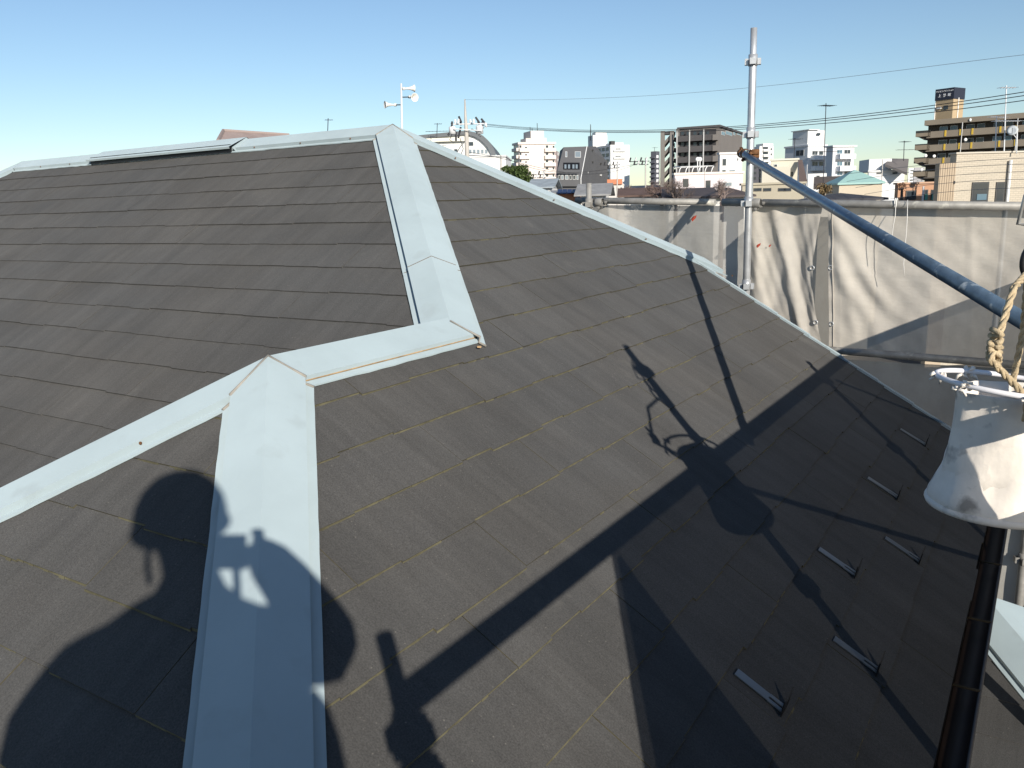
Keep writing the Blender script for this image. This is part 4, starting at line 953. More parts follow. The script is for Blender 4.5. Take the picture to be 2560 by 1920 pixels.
a0, a1 = px2u(b, 'L', 1680, 400), px2u(b, 'L', 1656, 400)
for k, y in enumerate((362, 389, 416, 443, 470)):
    z = b.zpx(1690, y); m = MB(); p0 = b.C0 + b.dl * a0 + b.dr * .2; p1 = b.C0 + b.dl * a1 + b.dr * .2; p0.z = z + 2.6; p1.z = z
    m.obox(p1, p0 - p1, b.dr * 2.4, Vector((0, 0, .9))); m.build('stair_flight', wm((.20, .185, .17)), b.o)
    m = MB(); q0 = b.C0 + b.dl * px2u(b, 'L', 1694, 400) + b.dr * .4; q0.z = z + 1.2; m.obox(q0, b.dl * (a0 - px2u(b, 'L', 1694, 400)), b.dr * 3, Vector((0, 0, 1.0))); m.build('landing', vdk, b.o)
m = MB(); p0 = b.C0 + b.dl * a0; p0.z = b.zt - 1.0; m.obox(p0, b.dl * (a1 - a0), b.dr * 3, Vector((0, 0, .7))); m.build('stair_roof', dkw, b.o)
# --- white house with arched window in front of it
b = Bld('white_modern_house', 'white flat-topped house with a tall arched window before the brown slab', 1800, 105, 386, 1797, 1856, 80, (.70, .67, .66))
b.win('R', 1805, 396, 1816, 415, pane=WIN, frame=FRM); b.win('R', 1804, 424, 1815, 436); b.win('R', 1822, 424, 1838, 436, pane=WINL); b.cornice(.25, .15)
b.win('R', 1842, 395, 1846, 402)
# --- pinkish white building with roof pergola
b = Bld('pinkish_white_building', 'pinkish white building with roof terrace and arched white pergola', 1687, 92, 437, 1683, 1858, 82, (.66, .59, .60))
b.win('R', 1707, 447, 1721, 468, frame=FRD); b.win('R', 1764, 451, 1776, 470, frame=FRD); b.win('R', 1806, 455, 1830, 466, pane=WINL); b.cornice(.22, .12, wm((.74, .66, .58)))
u0, u1 = px2u(b, 'R', 1705, 430), px2u(b, 'R', 1786, 430); zt = b.zpx(1745, 415); pg_ = thing('arched_pergola', 'white arched metal pergola on the roof of the pinkish white building', 'pergola', b.C0 + b.dr * u0 + Vector((0, 0, b.zt - b.C0.z)))
for k in range(6):
    uu = u0 + (u1 - u0) * k / 5.0; p = b.C0 + b.dr * uu; m = MB(); z0 = b.zt + .2
    m.tube([Vector((p.x, p.y, 0)) + b.dl * .3 + Vector((0, 0, z0)) - b.dr * .25, Vector((p.x, p.y, 0)) + b.dl * .35 + Vector((0, 0, z0 + (zt - z0) * .6)) - b.dr * .12, Vector((p.x, p.y, 0)) + b.dl * .6 + Vector((0, 0, zt - .02)) + b.dr * .15, Vector((p.x, p.y, 0)) + b.dl * 3.0 + Vector((0, 0, zt + .1)) + b.dr * .15], .055, 6); m.build('arch', RAIL, pg_, True)
for dd in (.55, 2.9):
    m = MB(); p = b.C0 + b.dr * u0 + b.dl * dd; q = b.C0 + b.dr * u1 + b.dl * dd; p.z = q.z = zt; m.tube([p, q], .05, 6); m.build('beam', RAIL, pg_, True)
# round roof vents
for k, x in enumerate((1744, 1750)):
    p = at(x, 396, 96); t = thing('roof_vent', ('round white roof vent on a mast above the pergola, left one', 'round white roof vent on a mast above the pergola, right one')[k], 'vent', Vector((p.x, p.y, b.zt)))
    m = MB(); m.tube([Vector((p.x, p.y, b.zt)), p], .06, 6); m.build('mast', RAIL, t, True)
    m = MB(); m.lathe(p - Vector((0, 0, .1)), FH, [(.001, -.1), (.22, -.08), (.26, 0), (.001, .1)], 14); m.build('drum', RAIL, t, True)
# --- near low roofs just over the handrail
def lowroof(x0, x1, yr, ye, D, rgb, label, wallrgb=(.7, .68, .65), kind='gable', th=8, ridge='L', rise=1.6): 
    return roofed('low_roofed_house', label, x1, D, ye, x0, x1 + 22, th, wallrgb, (ye - yr) * D / FPX + .1, rgb, kind, ridge=ridge, depth=5.0)
lowroof(1560, 1660, 474, 490, 62, (.13, .085, .07), 'house with brown roof just above the handrail, left of the bare tree')
lowroof(1672, 1776, 476, 494, 58, (.075, .065, .068), 'house with dark slate roof below the pinkish white building')
lowroof(1785, 1868, 476, 492, 54, (.085, .07, .07), 'house with dark brown hipped roof beside the tall scaffold post', kind='hip')
roofed('low_roofed_house', 'low house with dark grey hipped roof behind the handrail under the teal roof', 2190, 46, 500, 2048, 2200, 6, (.55, .5, .42), .32, (.06, .06, .068), 'hip', depth=3)
roofed('solar_panel_house', 'orange-walled house carrying a row of dark solar panels', 1446, 70, 484, 1388, 1470, 8, (.52, .24, .14), .25, (.3, .3, .3), 'gable')
for k in range(4):
    x = 1393 + k * 12; a, b_, c, d = at(x, 482, 69.3), at(x + 11, 482, 69.3), at(x + 13, 473, 70.2), at(x + 2, 473, 70.2); m = MB(); m.add([a, b_, c, d], [(0, 1, 2, 3)]); m.add([q - Vector((0, 0, .08)) for q in (a, b_, c, d)], [(3, 2, 1, 0)])
    m.build('solar_panel', mat('solar_glass', (.02, .03, .08), .15, spec=.6), bpy.data.objects['solar_panel_house'])
roofed('grey_roofed_house', 'house with pale blue-grey roof left of the solar panels', 1376, 84, 470, 1330, 1384, 10, (.62, .62, .62), .9, (.30, .34, .37), 'gable')
roofed('white_gabled_house', 'white gabled house behind the short scaffold post', 1512, 66, 489, 1452, 1530, 10, (.7, .68, .64), .9, (.28, .28, .28), 'gable')
b = Bld('orange_topped_shop', 'low pale building with an orange roof band left of the second utility pole', 1560, 150, 460, 1515, 1625, 8, (.62, .58, .54)); b.box('L', b.rect('L', 1518, 448, 1556, 461), .0, .4, 'roof_band', wm((.55, .22, .12))); b.grid('L', 1520, 464, 1558, 480, 4, 1)
b = Bld('far_low_block', 'long low whitish building on the horizon behind the bare tree', 1660, 240, 462, 1575, 1690, 6, (.7, .68, .66)); b.grid('L', 1580, 466, 1655, 485, 8, 2)
b = Bld('far_low_grey_block', 'long low grey building on the horizon behind the grey sloping building', 1420, 260, 462, 1270, 1560, 5, (.5, .5, .52)); b.grid('L', 1275, 466, 1418, 490, 12, 2)
# --- right of the post
b = Bld('far_white_apartment', 'small distant white apartment with rooftop tank, right of the tall post', 1899, 350, 366, 1884, 1934, 72, (.78, .77, .74))
for k in range(5): b.balc('R', 1906, 374 + k * 13, 1922, 379 + k * 13, depth=1.0); b.win('R', 1907, 367 + k * 13, 1920, 373 + k * 13, frame=FRD); b.win('R', 1926, 370 + k * 13, 1930, 376 + k * 13)
b.block(2, 7, 3, 8, b.zpx(1910, 358))
b = Bld('dark_low_block', 'dark block half hidden behind the tall post', 1924, 200, 410, 1872, 1932, 15, (.10, .10, .115)); b.grid('L', 1880, 412, 1922, 452, 3, 3, frame=FRD)
b = Bld('beige_slant_building', 'beige building with steep brown slanting side wall', 1995, 100, 399, 1928, 2004, 14, (.58, .54, .45))
b.win('L', 1934, 410, 1944, 420); b.win('L', 1966, 430, 1982, 440, frame=FRD)
a = at(1995, 399, 99.5); c = at(2019, 456, 97); m = MB(); m.add([a, at(2006, 400, 99.6), c, at(1998, 456, 97)], [(0, 1, 2, 3), (3, 2, 1, 0)]); m.build('slant_wall', wm((.10, .075, .07)), b.o)
b.block(1.0, 4.2, -2.5, .5, b.zpx(1975, 417), 'lower_wing', z0=0)
b.cornice(.2, .15, wm((.62, .60, .52)))
b = Bld('olive_beige_block', 'long low olive-beige building with wide dark windows just above the handrail', 2012, 64, 458, 1856, 2040, 5, (.40, .36, .28))
for x in (1884, 1908, 1945, 1958): b.win('L', x, 470, x + 20, 478, frame=FRD)
b.cornice(.15, .12)
# white apartment with balconies
b = Bld('white_balcony_apartment', 'white apartment block with stair tower and balconies, centre right', 2020, 185, 365, 1963, 2066, 66, (.66, .66, .67))
b.win('L', 1990, 375, 2010, 390, frame=FRM); b.cornice(.35, .2)
for y in (389, 416): b.balc('R', 2026, y, 2062, y + 11, depth=1.3, mat_=wm((.82, .82, .82))); b.win('R', 2030, y - 12, 2044, y - 1); b.win('R', 2047, y - 12, 2058, y - 1)
u = lambda x, y: px2u(b, 'R', x, y)
tw = b.block(.3, 5, .1, u(2064, 350), b.zpx(2040, 325), 'stair_tower', wm((.70, .70, .69))); m = MB()
b.box('R', (u(2042, 340), u(2050, 340), b.zpx(2045, 338), b.zpx(2045, 332)), .0, .1, 'tower_window', WIN)
b.block(-.3, 5.3, -.2, u(2046, 330), b.zpx(2035, 323.5), 'tower_roof', z0=b.zpx(2040, 325))
b2 = Bld('white_balcony_tower', 'slim white tower of stacked balconies beside a grey end wall', 2083, 178, 367, 2066, 2136, 72, (.66, .66, .67)); b2.cornice(.3, .4, wm((.70, .70, .69)))
for y in (386, 416, 440): b2.balc('R', 2089, y, 2128, y + 12, depth=1.5, mat_=wm((.78, .78, .80))); b2.win('R', 2092, y - 12, 2106, y - 1, frame=FRM, pane=WINB); b2.win('R', 2110, y - 12, 2126, y - 1)
b = Bld('white_annex', 'small white annex at the foot of the white balcony apartment', 2067, 120, 433, 2020, 2070, 10, (.70, .70, .69)); b.win('L', 2040, 438, 2050, 446)
roofed('brown_roofed_house', 'small house with weathered brown roof below the white annex', 2108, 75, 470, 2048, 2114, 20, (.45, .38, .30), 1.0, (.11, .09, .08), 'gable')
# teal hipped roof
roofed('teal_roofed_house', 'beige house with pale teal hipped roof above the handrail', 2206, 58, 459, 2098, 2210, 4, (.52, .45, .35), .92, (.28, .45, .43), 'hip', over=.15, depth=3.0, roofmat=mat('teal_metal_roof', (.30, .47, .44), .5, var=.05))
b = Bld('teal_house_porch', 'low beige wing right below the teal roof', 2150, 50, 497, 2105, 2260, 5, (.50, .43, .33))
# white building behind the teal roof
b = Bld('white_terrace_building', 'white building with roof terrace and dark skewed roof, right of the teal roof', 2262, 140, 427, 2172, 2268, 6, (.70, .70, .70)); b.cornice(.25, .2)
b.block(b.wl * .35, b.wl * .98, .5, 6, b.zpx(2200, 397), 'upper_storey'); b.win('L', 2190, 430, 2204, 436); b.win('L', 2230, 430, 2244, 436)
a, c, d, e = at(2212, 410, 139), at(2268, 432, 137), at(2272, 397, 142), at(2225, 396, 142); m = MB(); m.add([a, c, d, e] + [q - Vector((0, 0, .4)) for q in (a, c, d, e)], [(0, 1, 2, 3), (7, 6, 5, 4), (0, 4, 5, 1), (1, 5, 6, 2), (2, 6, 7, 3), (3, 7, 4, 0)]); m.build('skewed_roof', wm((.16, .145, .14)), b.o)
b = Bld('distant_white_sliver', 'distant white building sliver left of the large tan apartment', 2285, 300, 420, 2272, 2290, 8, (.8, .8, .8)); b.grid('L', 2273, 422, 2285, 455, 1, 4, .7, .4)
b = Bld('distant_grey_wall', 'plain grey distant wall just left of the large tan apartment', 2312, 260, 418, 2286, 2318, 8, (.38, .37, .38)); b.grid('L', 2290, 424, 2310, 456, 2, 4, .5, .4)
# --- large tan apartment with the sign tower
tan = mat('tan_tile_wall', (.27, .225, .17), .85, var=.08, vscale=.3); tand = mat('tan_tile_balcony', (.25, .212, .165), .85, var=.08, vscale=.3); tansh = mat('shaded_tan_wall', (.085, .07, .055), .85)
D0 = 190.0; th = D2R(40)
tb = thing('tan_apartment', 'large tan apartment with long balconies, yellow strips and a rooftop sign tower', 'building', Vector((*at(2329, 480, D0).xy, 0)))
C = at(2322, 302, D0); dR_ = RHH * math.cos(th) - FH * math.sin(th); dB = RHH * math.sin(th) + FH * math.cos(th); C0 = Vector((C.x, C.y, 0)); LEN = 34.0
def tq(x, y):
    r = ray(x, y); n = -dB; s_ = (C - CAM).dot(n) / r.dot(n); X = CAM + r * s_; return (X - C0).dot(dR_), X.z
def tbox(u0, u1, z0, z1, n0, n1, name, mt, parent=None):
    m = MB(); o = C0 + dR_ * u0 - dB * n0; o.z = z0; m.obox(o, dR_ * (u1 - u0), -dB * (n1 - n0), Vector((0, 0, z1 - z0))); return m.build(name, mt, parent or tb)
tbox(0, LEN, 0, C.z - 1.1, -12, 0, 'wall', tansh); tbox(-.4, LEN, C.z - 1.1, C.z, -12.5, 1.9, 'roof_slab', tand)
rf = (310, 345, 380, 415, 450)
FLH = 2.95
z0_ = tq(2340, 340)[1]
for k in range(7):
    z = z0_ - k * FLH
    if z < 2: break
    tbox(1.0, LEN, z - .35, z + .95, 1.4, 1.75, 'balcony', tand); tbox(.2, LEN, z - .45, z - .25, 0, 1.74, 'balcony_floor', tand)
    # left wing balcony stepping out
    m = MB(); p = C0 - dR_ * 2.6; p.z = z + .1; m.obox(p, dR_ * 3.6, dB * 6, Vector((0, 0, 1.3))); m.build('wing_balcony', tan, tb)
    m = MB(); a = C0 - dR_ * 2.4 + dB * .5; a.z = z - .9; m.add([a + Vector((0, 0, 1.1)), a + dR_ * 2.6 + Vector((0, 0, 1.1)), a + dR_ * 2.6, a + dR_ * 1.6 + Vector((0, 0, .2)), a + dB * 4 + Vector((0, 0, 1.1)), a + dB * 4 + dR_ * 2.6 + Vector((0, 0, 1.1)), a + dB * 4 + dR_ * 2.6], [(0, 3, 2, 1), (0, 4, 5, 1), (4, 6, 5)]); m.build('bracket', tansh, tb)
    for j_ in range(6):
        u = 2.0 + j_ * 5.4
        for (du, w_) in ((.4, 1.7), (2.6, 1.5)):
            f = tbox(u + du, u + du + w_, z + .1, z + 2.0, 0, .06, 'window', FRM); tbox(u + du + .08, u + du + w_ - .08, z + .2, z + 1.9, 0, .075, 'pane', WINB if (j_ + k) % 3 == 0 else WIN, f)
        if k < 5:
            tbox(u + 1.9, u + 2.25, z - .3, z + 1.0, 1.75, 1.86, 'yellow_strip', wm((.62, .42, .06)))
            if j_ % 2 == 0: tbox(u + 4.9, u + 5.2, z - .3, z + 1.0, 1.75, 1.86, 'yellow_strip', wm((.62, .42, .06)))
for j_ in range(6):
    u = 7.4 + j_ * 10.6
    if u < LEN: m = MB(); o = C0 + dR_ * u - dB * 1.85; m.tube([Vector((o.x, o.y, 1)), Vector((o.x, o.y, C.z - 1))], .10, 6); m.build('drainpipe', FRM, tb)
for k, (x, y) in enumerate(((2432, 301), (2419, 350), (2310, 425), (2320, 390), (2341, 391))):   # small dishes on balconies
    u, z = tq(x, y); o = C0 + dR_ * u - dB * 1.9; o.z = z; m = MB(); m.lathe(o, -dB + RHH * .6, [(.001, .1), (.25, .06), (.38, -.02), (.36, -.04), (.001, .06)], 12); m.build('satellite_dish', RAIL, tb, True)
# sign tower: corner at column 2386
tc = at(2386, 218, D0 - 2); t2 = D2R(95); el_ = -RHH * math.cos(t2 * .6) + FH * math.sin(t2 * .6); er_ = RHH * math.sin(t2 * .6) + FH * math.cos(t2 * .6)
def rn(px, d): k = (px - CX) / FPX; n = RIGHT - FWD * k; return -(tc - CAM).dot(n) / d.dot(n)
wl_, wr_ = rn(2341, el_), rn(2412, er_)
zs = at(2386, 246, D0 - 2).z
m = MB(); o = Vector((tc.x, tc.y, C.z - .5)); m.obox(o, el_ * wl_, er_ * wr_, Vector((0, 0, zs - o.z))); m.build('tower', mat('tan_tower_wall', (.42, .32, .20), .85, var=.06, vscale=.4), tb)
m = MB(); o = Vector((tc.x, tc.y, zs)) - el_ * .12 - er_ * .12; m.obox(o, el_ * (wl_ + .24), er_ * (wr_ + .24), Vector((0, 0, tc.z - zs))); sg = m.build('sign_box', mat('dark_blue_sign', (.028, .032, .05), .5), tb); sg['label'] = 'dark blue sign box with two lines of white lettering'
for u in (wl_ * .98,):
    m = MB(); o = Vector((tc.x, tc.y, C.z)) + el_ * u - er_ * .12; m.tube([o, o + Vector((0, 0, zs - C.z - .6))], .12, 6); m.build('tower_pipe', RAIL, tb)
m = MB(); o = Vector((tc.x, tc.y, C.z)) + er_ * (wr_ * .45) - el_ * .12; m.tube([o, o + Vector((0, 0, zs - C.z + .3))], .13, 6); m.build('tower_pipe', RAIL, tb)
m = MB(); o = Vector((tc.x, tc.y, zs - 2.2)) + el_ * (wl_ * .25) - er_ * .1; m.obox(o, el_ * 1.1, -er_ * .05, Vector((0, 0, .9))); m.build('tower_window', WIN, tb)
m = MB(); o = Vector((tc.x, tc.y, zs - 1.9)) + el_ * (wl_ * .62) - er_ * .1; m.obox(o, el_ * 1.0, -er_ * .3, Vector((0, 0, .45))); m.build('tower_lamp', RAIL, tb)
def sign_text(txt, size, zc, wfit):
    cu = bpy.data.curves.new('lettering', 'FONT'); cu.body = txt; cu.size = size; cu.align_x = 'CENTER'; cu.align_y = 'CENTER'; cu.extrude = .02; cu.offset = .02
    tmp = bpy.data.objects.new('tmp_text', cu); col.objects.link(tmp); bpy.context.view_layer.update()
    me = bpy.data.meshes.new_from_object(tmp.evaluated_get(bpy.context.evaluated_depsgraph_get())); bpy.data.objects.remove(tmp)
    if len(me.vertices) == 0: return
    w_ = max(v.co.x for v in me.vertices) - min(v.co.x for v in me.vertices); k = wfit / w_
    me.materials.append(mat('white_lettering', (.8, .8, .8), .6)); ob = bpy.data.objects.new('lettering', me); col.objects.link(ob)
    c = Vector((tc.x, tc.y, zc)) + el_ * (wl_ * .5) - er_ * .15; X = -el_ * k; Y = Vector((0, 0, k)); Z = X.cross(Y).normalized()
    me.transform(Matrix(((X.x, Y.x, Z.x, c.x), (X.y, Y.y, Z.y, c.y), (X.z, Y.z, Z.z, c.z), (0, 0, 0, 1))))
    ob.parent = tb; ob.matrix_parent_inverse = Matrix.Translation(-tb.location)
sh_ = tc.z - zs
sign_text('ライオンズマンション', .8, zs + sh_ * .76, wl_ * .98); sign_text('上  井  町', .8, zs + sh_ * .38, wl_ * .72)
# --- orange-brown house and the near tiled building
b = Bld('terracotta_house', 'terracotta-walled flat house with dark door and teal screens', 2350, 48, 457, 2246, 2362, 4, (.47, .27, .17)); b.cornice(.1, .08, wm((.50, .32, .22)))
b.win('L', 2264, 476, 2290, 500, frame=FRD)
for x in (2310, 2327, 2343): b.win('L', x, 474, x + 9, 500, frame=FRD); b.box('L', b.rect('L', x + 1, 486, x + 8, 500), .055, .08, 'teal_screen', wm((.10, .32, .26)))
m = MB(); o = at(2309, 466, 47.4); m.tube([Vector((o.x, o.y, 3)), o], .06, 6); m.build('white_pipe', RAIL, b.o)
b = Bld('tiled_beige_building', 'near beige tile-clad building with a big dark window, far right', 2392, 42, 384, 2388, 2640, 84, (.50, .44, .36))
b.w.data.materials[0] = tile_mat
b.win('R', 2428, 455, 2470, 505, frame=FRD, pane=WIN); b.win('R', 2488, 455, 2510, 505, frame=FRD, pane=WIN); b.box('R', b.rect('R', 2440, 485, 2464, 500), .06, .08, 'notice_panel', WINB)
m = MB(); o = b.C0 + b.dr * px2u(b, 'R', 2519, 440) - b.dl * .14; m.tube([Vector((o.x, o.y, 2)), Vector((o.x, o.y, b.zpx(2519, 400)))], .075, 8); m.build('downpipe', RAIL, b.o)
b.cornice(.08, .06, wm((.55, .5, .42)))
b3 = Bld('tan_siding_wing', 'tan vertically clad wing left of the tiled beige building', 2391, 41.8, 407, 2350, 2396, 3, (.46, .37, .27))
for k in range(7): uu = b3.wl * (k + .5) / 7; b3.box('L', (uu - .012, uu + .012, 1, b3.zt), 0, .02, 'batten', wm((.38, .30, .22)))
b3.win('L', 2384, 452, 2387, 460, frame=FRD)
# --- house whose gable shows over the main ridge on the left
t = thing('gabled_house', 'pinkish-brown gabled roof showing over the main ridge at upper left', 'house', Vector((*at(640, 400, 34).xy, 0)))
def ridge_house():
    c0, c1 = at(558, 327, 36), at(722, 338, 38); d = FH * 6
    m = MB(); e0, e1 = at(545, 352, 34), at(735, 352, 36)
    m.add([e0, e1, c1, c0, c0 + d + Vector((0, 0, -1.3)), c1 + d + Vector((0, 0, -1.3))], [(0, 1, 2, 3), (3, 2, 5, 4)]); m.build('roof', mat('pinkish_brown_roof', (.36, .28, .25), .8, var=.15, vscale=2), t)
    w = MB(); g0, g1 = Vector((e0.x, e0.y, 0)), Vector((e1.x, e1.y, 0)); w.add([g0, g1, e1, e0, g0 + d, c0 + d, c0, g1 + d, c1 + d, c1], [(0, 1, 2, 3), (4, 0, 3, 6, 5), (1, 7, 8, 9, 2)]); w.build('wall', wm((.5, .42, .38)), t)
    f = MB(); f.tube([e0, c0, c1], .09, 6); f.build('barge_board', wm((.30, .24, .22)), t)
ridge_house()
# ------------------------------------------------------------------ poles, wires, masts, trees
conc = mat('concrete_pole', (.46, .43, .39), .85, var=.1, vscale=3); porc = mat('porcelain', (.70, .70, .70), .3); dkm = mat('dark_fitting', (.035, .035, .04), .6); lgm = mat('pale_metal', (.66, .67, .68), .5)
def seg(m, a, b_, r, n=6): m.tube([a, b_], r, n)
# loudspeaker mast
LD = 52.0; base = at(1005, 330, LD); sp = thing('loudspeaker_mast', 'white mast with three horn loudspeakers rising behind the roof peak', 'loudspeaker', Vector((base.x, base.y, 0)))
m = MB(); top = at(1003, 209, LD); m.tube([Vector((base.x, base.y, 0)), base, top], [.09, .07, .06], 10); m.build('mast', lgm, sp, True)
def horn(px, py, d, L_, r, label=None):
    c = at(px, py, LD); d = d.normalized(); h = MB()
    h.lathe(c, d, [(.05, -L_ * .75), (.09, -L_ * .7), (.09, -L_ * .5), (.05, -L_ * .45), (.07, -L_ * .2), (.10, .1 * L_), (.16, .34 * L_), (r, .5 * L_), (r * .97, .5 * L_), (.13, .33 * L_), (.03, 0)], 18)
    o = h.build('horn', mat('horn_cream', (.74, .73, .69), .5), sp, True); b_ = MB(); e = at(1004, py, LD); seg(b_, c - d * L_ * .5, e, .035); b_.build('bracket', dkm, o)
horn(974, 262, -RHH * .9 - FH * .45, .62, .23); horn(1024, 221, RHH * .9 + FH * .35 + Vector((0, 0, .05)), .62, .23); horn(1031, 243, RHH * .55 - FH * .8 + Vector((0, 0, -.15)), .62, .26)
# main utility pole
UD = 62.0; ub = at(1170, 400, UD); up_ = thing('utility_pole', 'concrete utility pole bristling with insulators and cables behind the hip', 'utility pole', Vector((ub.x, ub.y, 0)))
utop = at(1162, 248, UD); m = MB(); m.tube([Vector((ub.x, ub.y, 0)), at(1168, 400, UD), at(1166, 330, UD), at(1164, 300, UD), utop], [.20, .165, .15, .105, .045], 12); m.build('shaft', conc, up_, True)
def fit(px, py, dd=0.0): return at(px, py, UD + dd)
m = MB(); seg(m, fit(1128, 311), fit(1218, 309), .05); m.build('crossarm', lgm, up_); m = MB(); seg(m, fit(1134, 322, -.4), fit(1206, 327, -.4), .04); m.build('crossarm', lgm, up_)
rs = random.Random(21)
for k, (x, y) in enumerate(((1130, 308), (1138, 303), (1146, 302), (1152, 306), (1176, 303), (1184, 302), (1196, 305), (1206, 308), (1214, 311))):
    p = fit(x, y, rs.uniform(-.5, .5)); m = MB(); m.lathe(p, Vector((rs.uniform(-.4, .4), 0, 1)), [(.03, -.22), (.10, -.14), (.06, -.1), (.11, -.03), (.06, .02), (.09, .08), (.03, .14)], 10); m.build('insulator', porc if k % 3 else dkm, up_, True)
for (x0, y0, x1, y1) in ((1147, 291, 1153, 305), (1189, 293, 1199, 308), (1203, 297, 1216, 312), (1130, 323, 1120, 338), (1152, 318, 1146, 345), (1140, 330, 1140, 352)):
    m = MB(); seg(m, fit(x0, y0), fit(x1, y1), .075, 7); m.build('cutout_switch', dkm, up_)
for (x, y, r, h) in ((1199, 325, .27, .55), (1131, 327, .26, .5)):
    c = fit(x, y); m = MB(); m.lathe(c - Vector((0, 0, h / 2)), (0, 0, 1), [(.001, 0), (r, 0), (r, h), (r * .6, h + .08), (.001, h + .1)], 14); m.build('transformer', lgm, up_, True)
for pts in (((1131, 333), (1124, 350), (1136, 356)), ((1150, 345), (1158, 372), (1150, 392)), ((1166, 350), (1152, 365), (1140, 385)), ((1198, 335), (1180, 322), (1168, 330)), ((1210, 318), (1196, 338), (1202, 342))):
    m = MB(); m.tube([fit(*p) for p in pts], .028, 5); m.build('jumper_cable', dkm, up_)
m = MB(); c = fit(1178, 390); seg(m, fit(1166, 388), fit(1262, 393), .03); m.build('messenger_arm', dkm, up_)
# wires: spans run from the pole to another pole out of frame on the right, nearer to us
ED_ = 26.0
def wire(name, label, px, r, d0=UD, d1=ED_, mt=dkm, group='overhead wires between the poles'):
    x0, x1 = px[0][0], px[-1][0]; pts = []
    # smooth sample through the read points
    n = 40
    for i in range(n + 1):
        x = x0 + (x1 - x0) * i / n
        y = 0.0
        for a in range(len(px)):
            t_ = 1.0
            for c in range(len(px)):
                if c != a: t_ *= (x - px[c][0]) / (px[a][0] - px[c][0])
            y += t_ * px[a][1]
        k = (x - x0) / (x1 - x0); pts.append(at(x, y, 1 / ((1 - k) / d0 + k / d1)))
    m = MB(); m.tube(pts, r, 5); o = m.build(name, mt, None, True); return tag(o, label, 'wire', group)
thin = mat('thin_grey_wire', (.20, .21, .23), .6)
wire('overhead_wire', 'faint thin top wire from the pole tip across the sky', [(1162, 249), (1480, 246), (1800, 226), (2200, 182), (2700, 122)], .007, mt=thin)
wire('overhead_wire', 'uppermost of three dark cables crossing the sky to the right', [(1216, 310), (1500, 326), (1890, 312), (2330, 264), (2700, 207)], .014)
wire('overhead_wire', 'middle of three dark cables crossing the sky to the right', [(1216, 312), (1500, 329), (1890, 316), (2330, 271), (2700, 217)], .014)
wire('overhead_wire', 'lowest of three dark cables crossing the sky to the right', [(1200, 314), (1500, 331), (1890, 321), (2330, 281), (2700, 230)], .014)
for k, (y0, y1, y2) in enumerate(((414, 405, 392), (430, 418, 410), (445, 437, 429), (462, 455, 449), (480, 477, 470))):
    wire('service_wire', ('highest', 'second', 'third', 'fourth', 'lowest')[k] + ' of five thin wires crossing the tiled beige building', [(2095 + k * 22, y0 + 24), (2400, y1), (2640, y2)], .010, 46, 30, mt=thin, group='service wires at right')
wire('service_wire', 'thin cable drooping from the pole past the cream apartment block', [(1168, 380), (1270, 400), (1420, 432), (1590, 410)], .018, UD, 96, group='service wires at left')
wire('service_wire', 'lower thin cable running from the white block to the second pole', [(1262, 393), (1330, 420), (1460, 430), (1600, 408)], .018, 70, 96, group='service wires at left')
# second, third utility poles
def small_pole(px, ytop, ybase, D, label, arm=True, r=.13):
    p = at(px, ybase, D); t = thing('utility_pole', label, 'utility pole', Vector((p.x, p.y, 0))); m = MB(); top = at(px, ytop, D); m.tube([Vector((p.x, p.y, 0)), top], [r, r * .6], 8); m.build('shaft', conc, t, True)
    if arm:
        for k, (dy, w_) in enumerate(((8, 1.5), (16, 1.1))):
            c = at(px, ytop + dy, D); m = MB(); seg(m, c - RHH * w_ * 1.3, c + RHH * w_ * .3, .05); a_ = m.build('crossarm', dkm, t)
            for j_ in range(4): q = c - RHH * w_ * (1.25 - j_ * .42); m = MB(); seg(m, q + Vector((0, 0, -.05)), q + Vector((.15, 0, .45)), .09, 6); m.build('insulator', porc if j_ % 2 else dkm, a_)
    return t
small_pole(1614, 395, 500, 98, 'slender second utility pole between the white apartment and brown slab')
small_pole(1543, 404, 500, 120, 'thin utility pole before the white and grey apartment')
small_pole(1762, 430, 500, 66, 'thin grey pole standing before the pinkish white building', arm=False, r=.05)
small_pole(1358, 428, 470, 110, 'short thin pole in front of the cream apartment block', arm=True, r=.09)
small_pole(1252, 388, 440, 100, 'slim pole beside the plain white hall block', arm=False, r=.16)
small_pole(2207, 398, 470, 100, 'slim white pole right of the teal roof', arm=False, r=.09)
# television antennas
def antenna(px, ytop, ybase, D, label, arrays, r=.03, dish=None):
    p = at(px, ybase, D); t = thing('television_antenna', label, 'antenna', p); top = at(px + (ybase - ytop) * .035, ytop, D); m = MB(); m.tube([p, top], r, 6); m.build('mast', dkm if D > 60 else lgm, t)
    for (fy, L_, n, ang, tl_) in arrays:
        c = p.lerp(top, fy); d = RHH * math.cos(ang) + FH * math.sin(ang); s_ = Vector((-d.y, d.x, 0)); m = MB(); seg(m, c - d * L_ * .4, c + d * L_ * .6, r * .6, 5)
        for k in range(n): q = c + d * L_ * (-.4 + k / max(1, n - 1)); seg(m, q - s_ * tl_, q + s_ * tl_, r * .4, 4)
        a_ = m.build('array', dkm if D > 60 else lgm, t); a_['kind'] = 'stuff'
    return t
antenna(2058, 258, 460, 75, 'tall dark television antenna in front of the white balcony apartment', ((.97, 1.5, 7, .5, .45), (.40, 2.4, 9, .1, .3)), .035)
antenna(2259, 352, 402, 138, 'television antenna on the white terrace building', ((.95, 1.8, 6, .6, .6), (.55, 3, 4, .2, .5)), .06)
antenna(2510, 214, 384, 42.5, 'tall pale television antenna at the upper right edge', ((.97, .9, 6, .2, .22), (.48, 1.6, 9, .3, .25)), .03)
antenna(2488, 290, 384, 43, 'shorter pale antenna mast left of the satellite dish', ((.97, 1.3, 9, .5, .2),), .025)
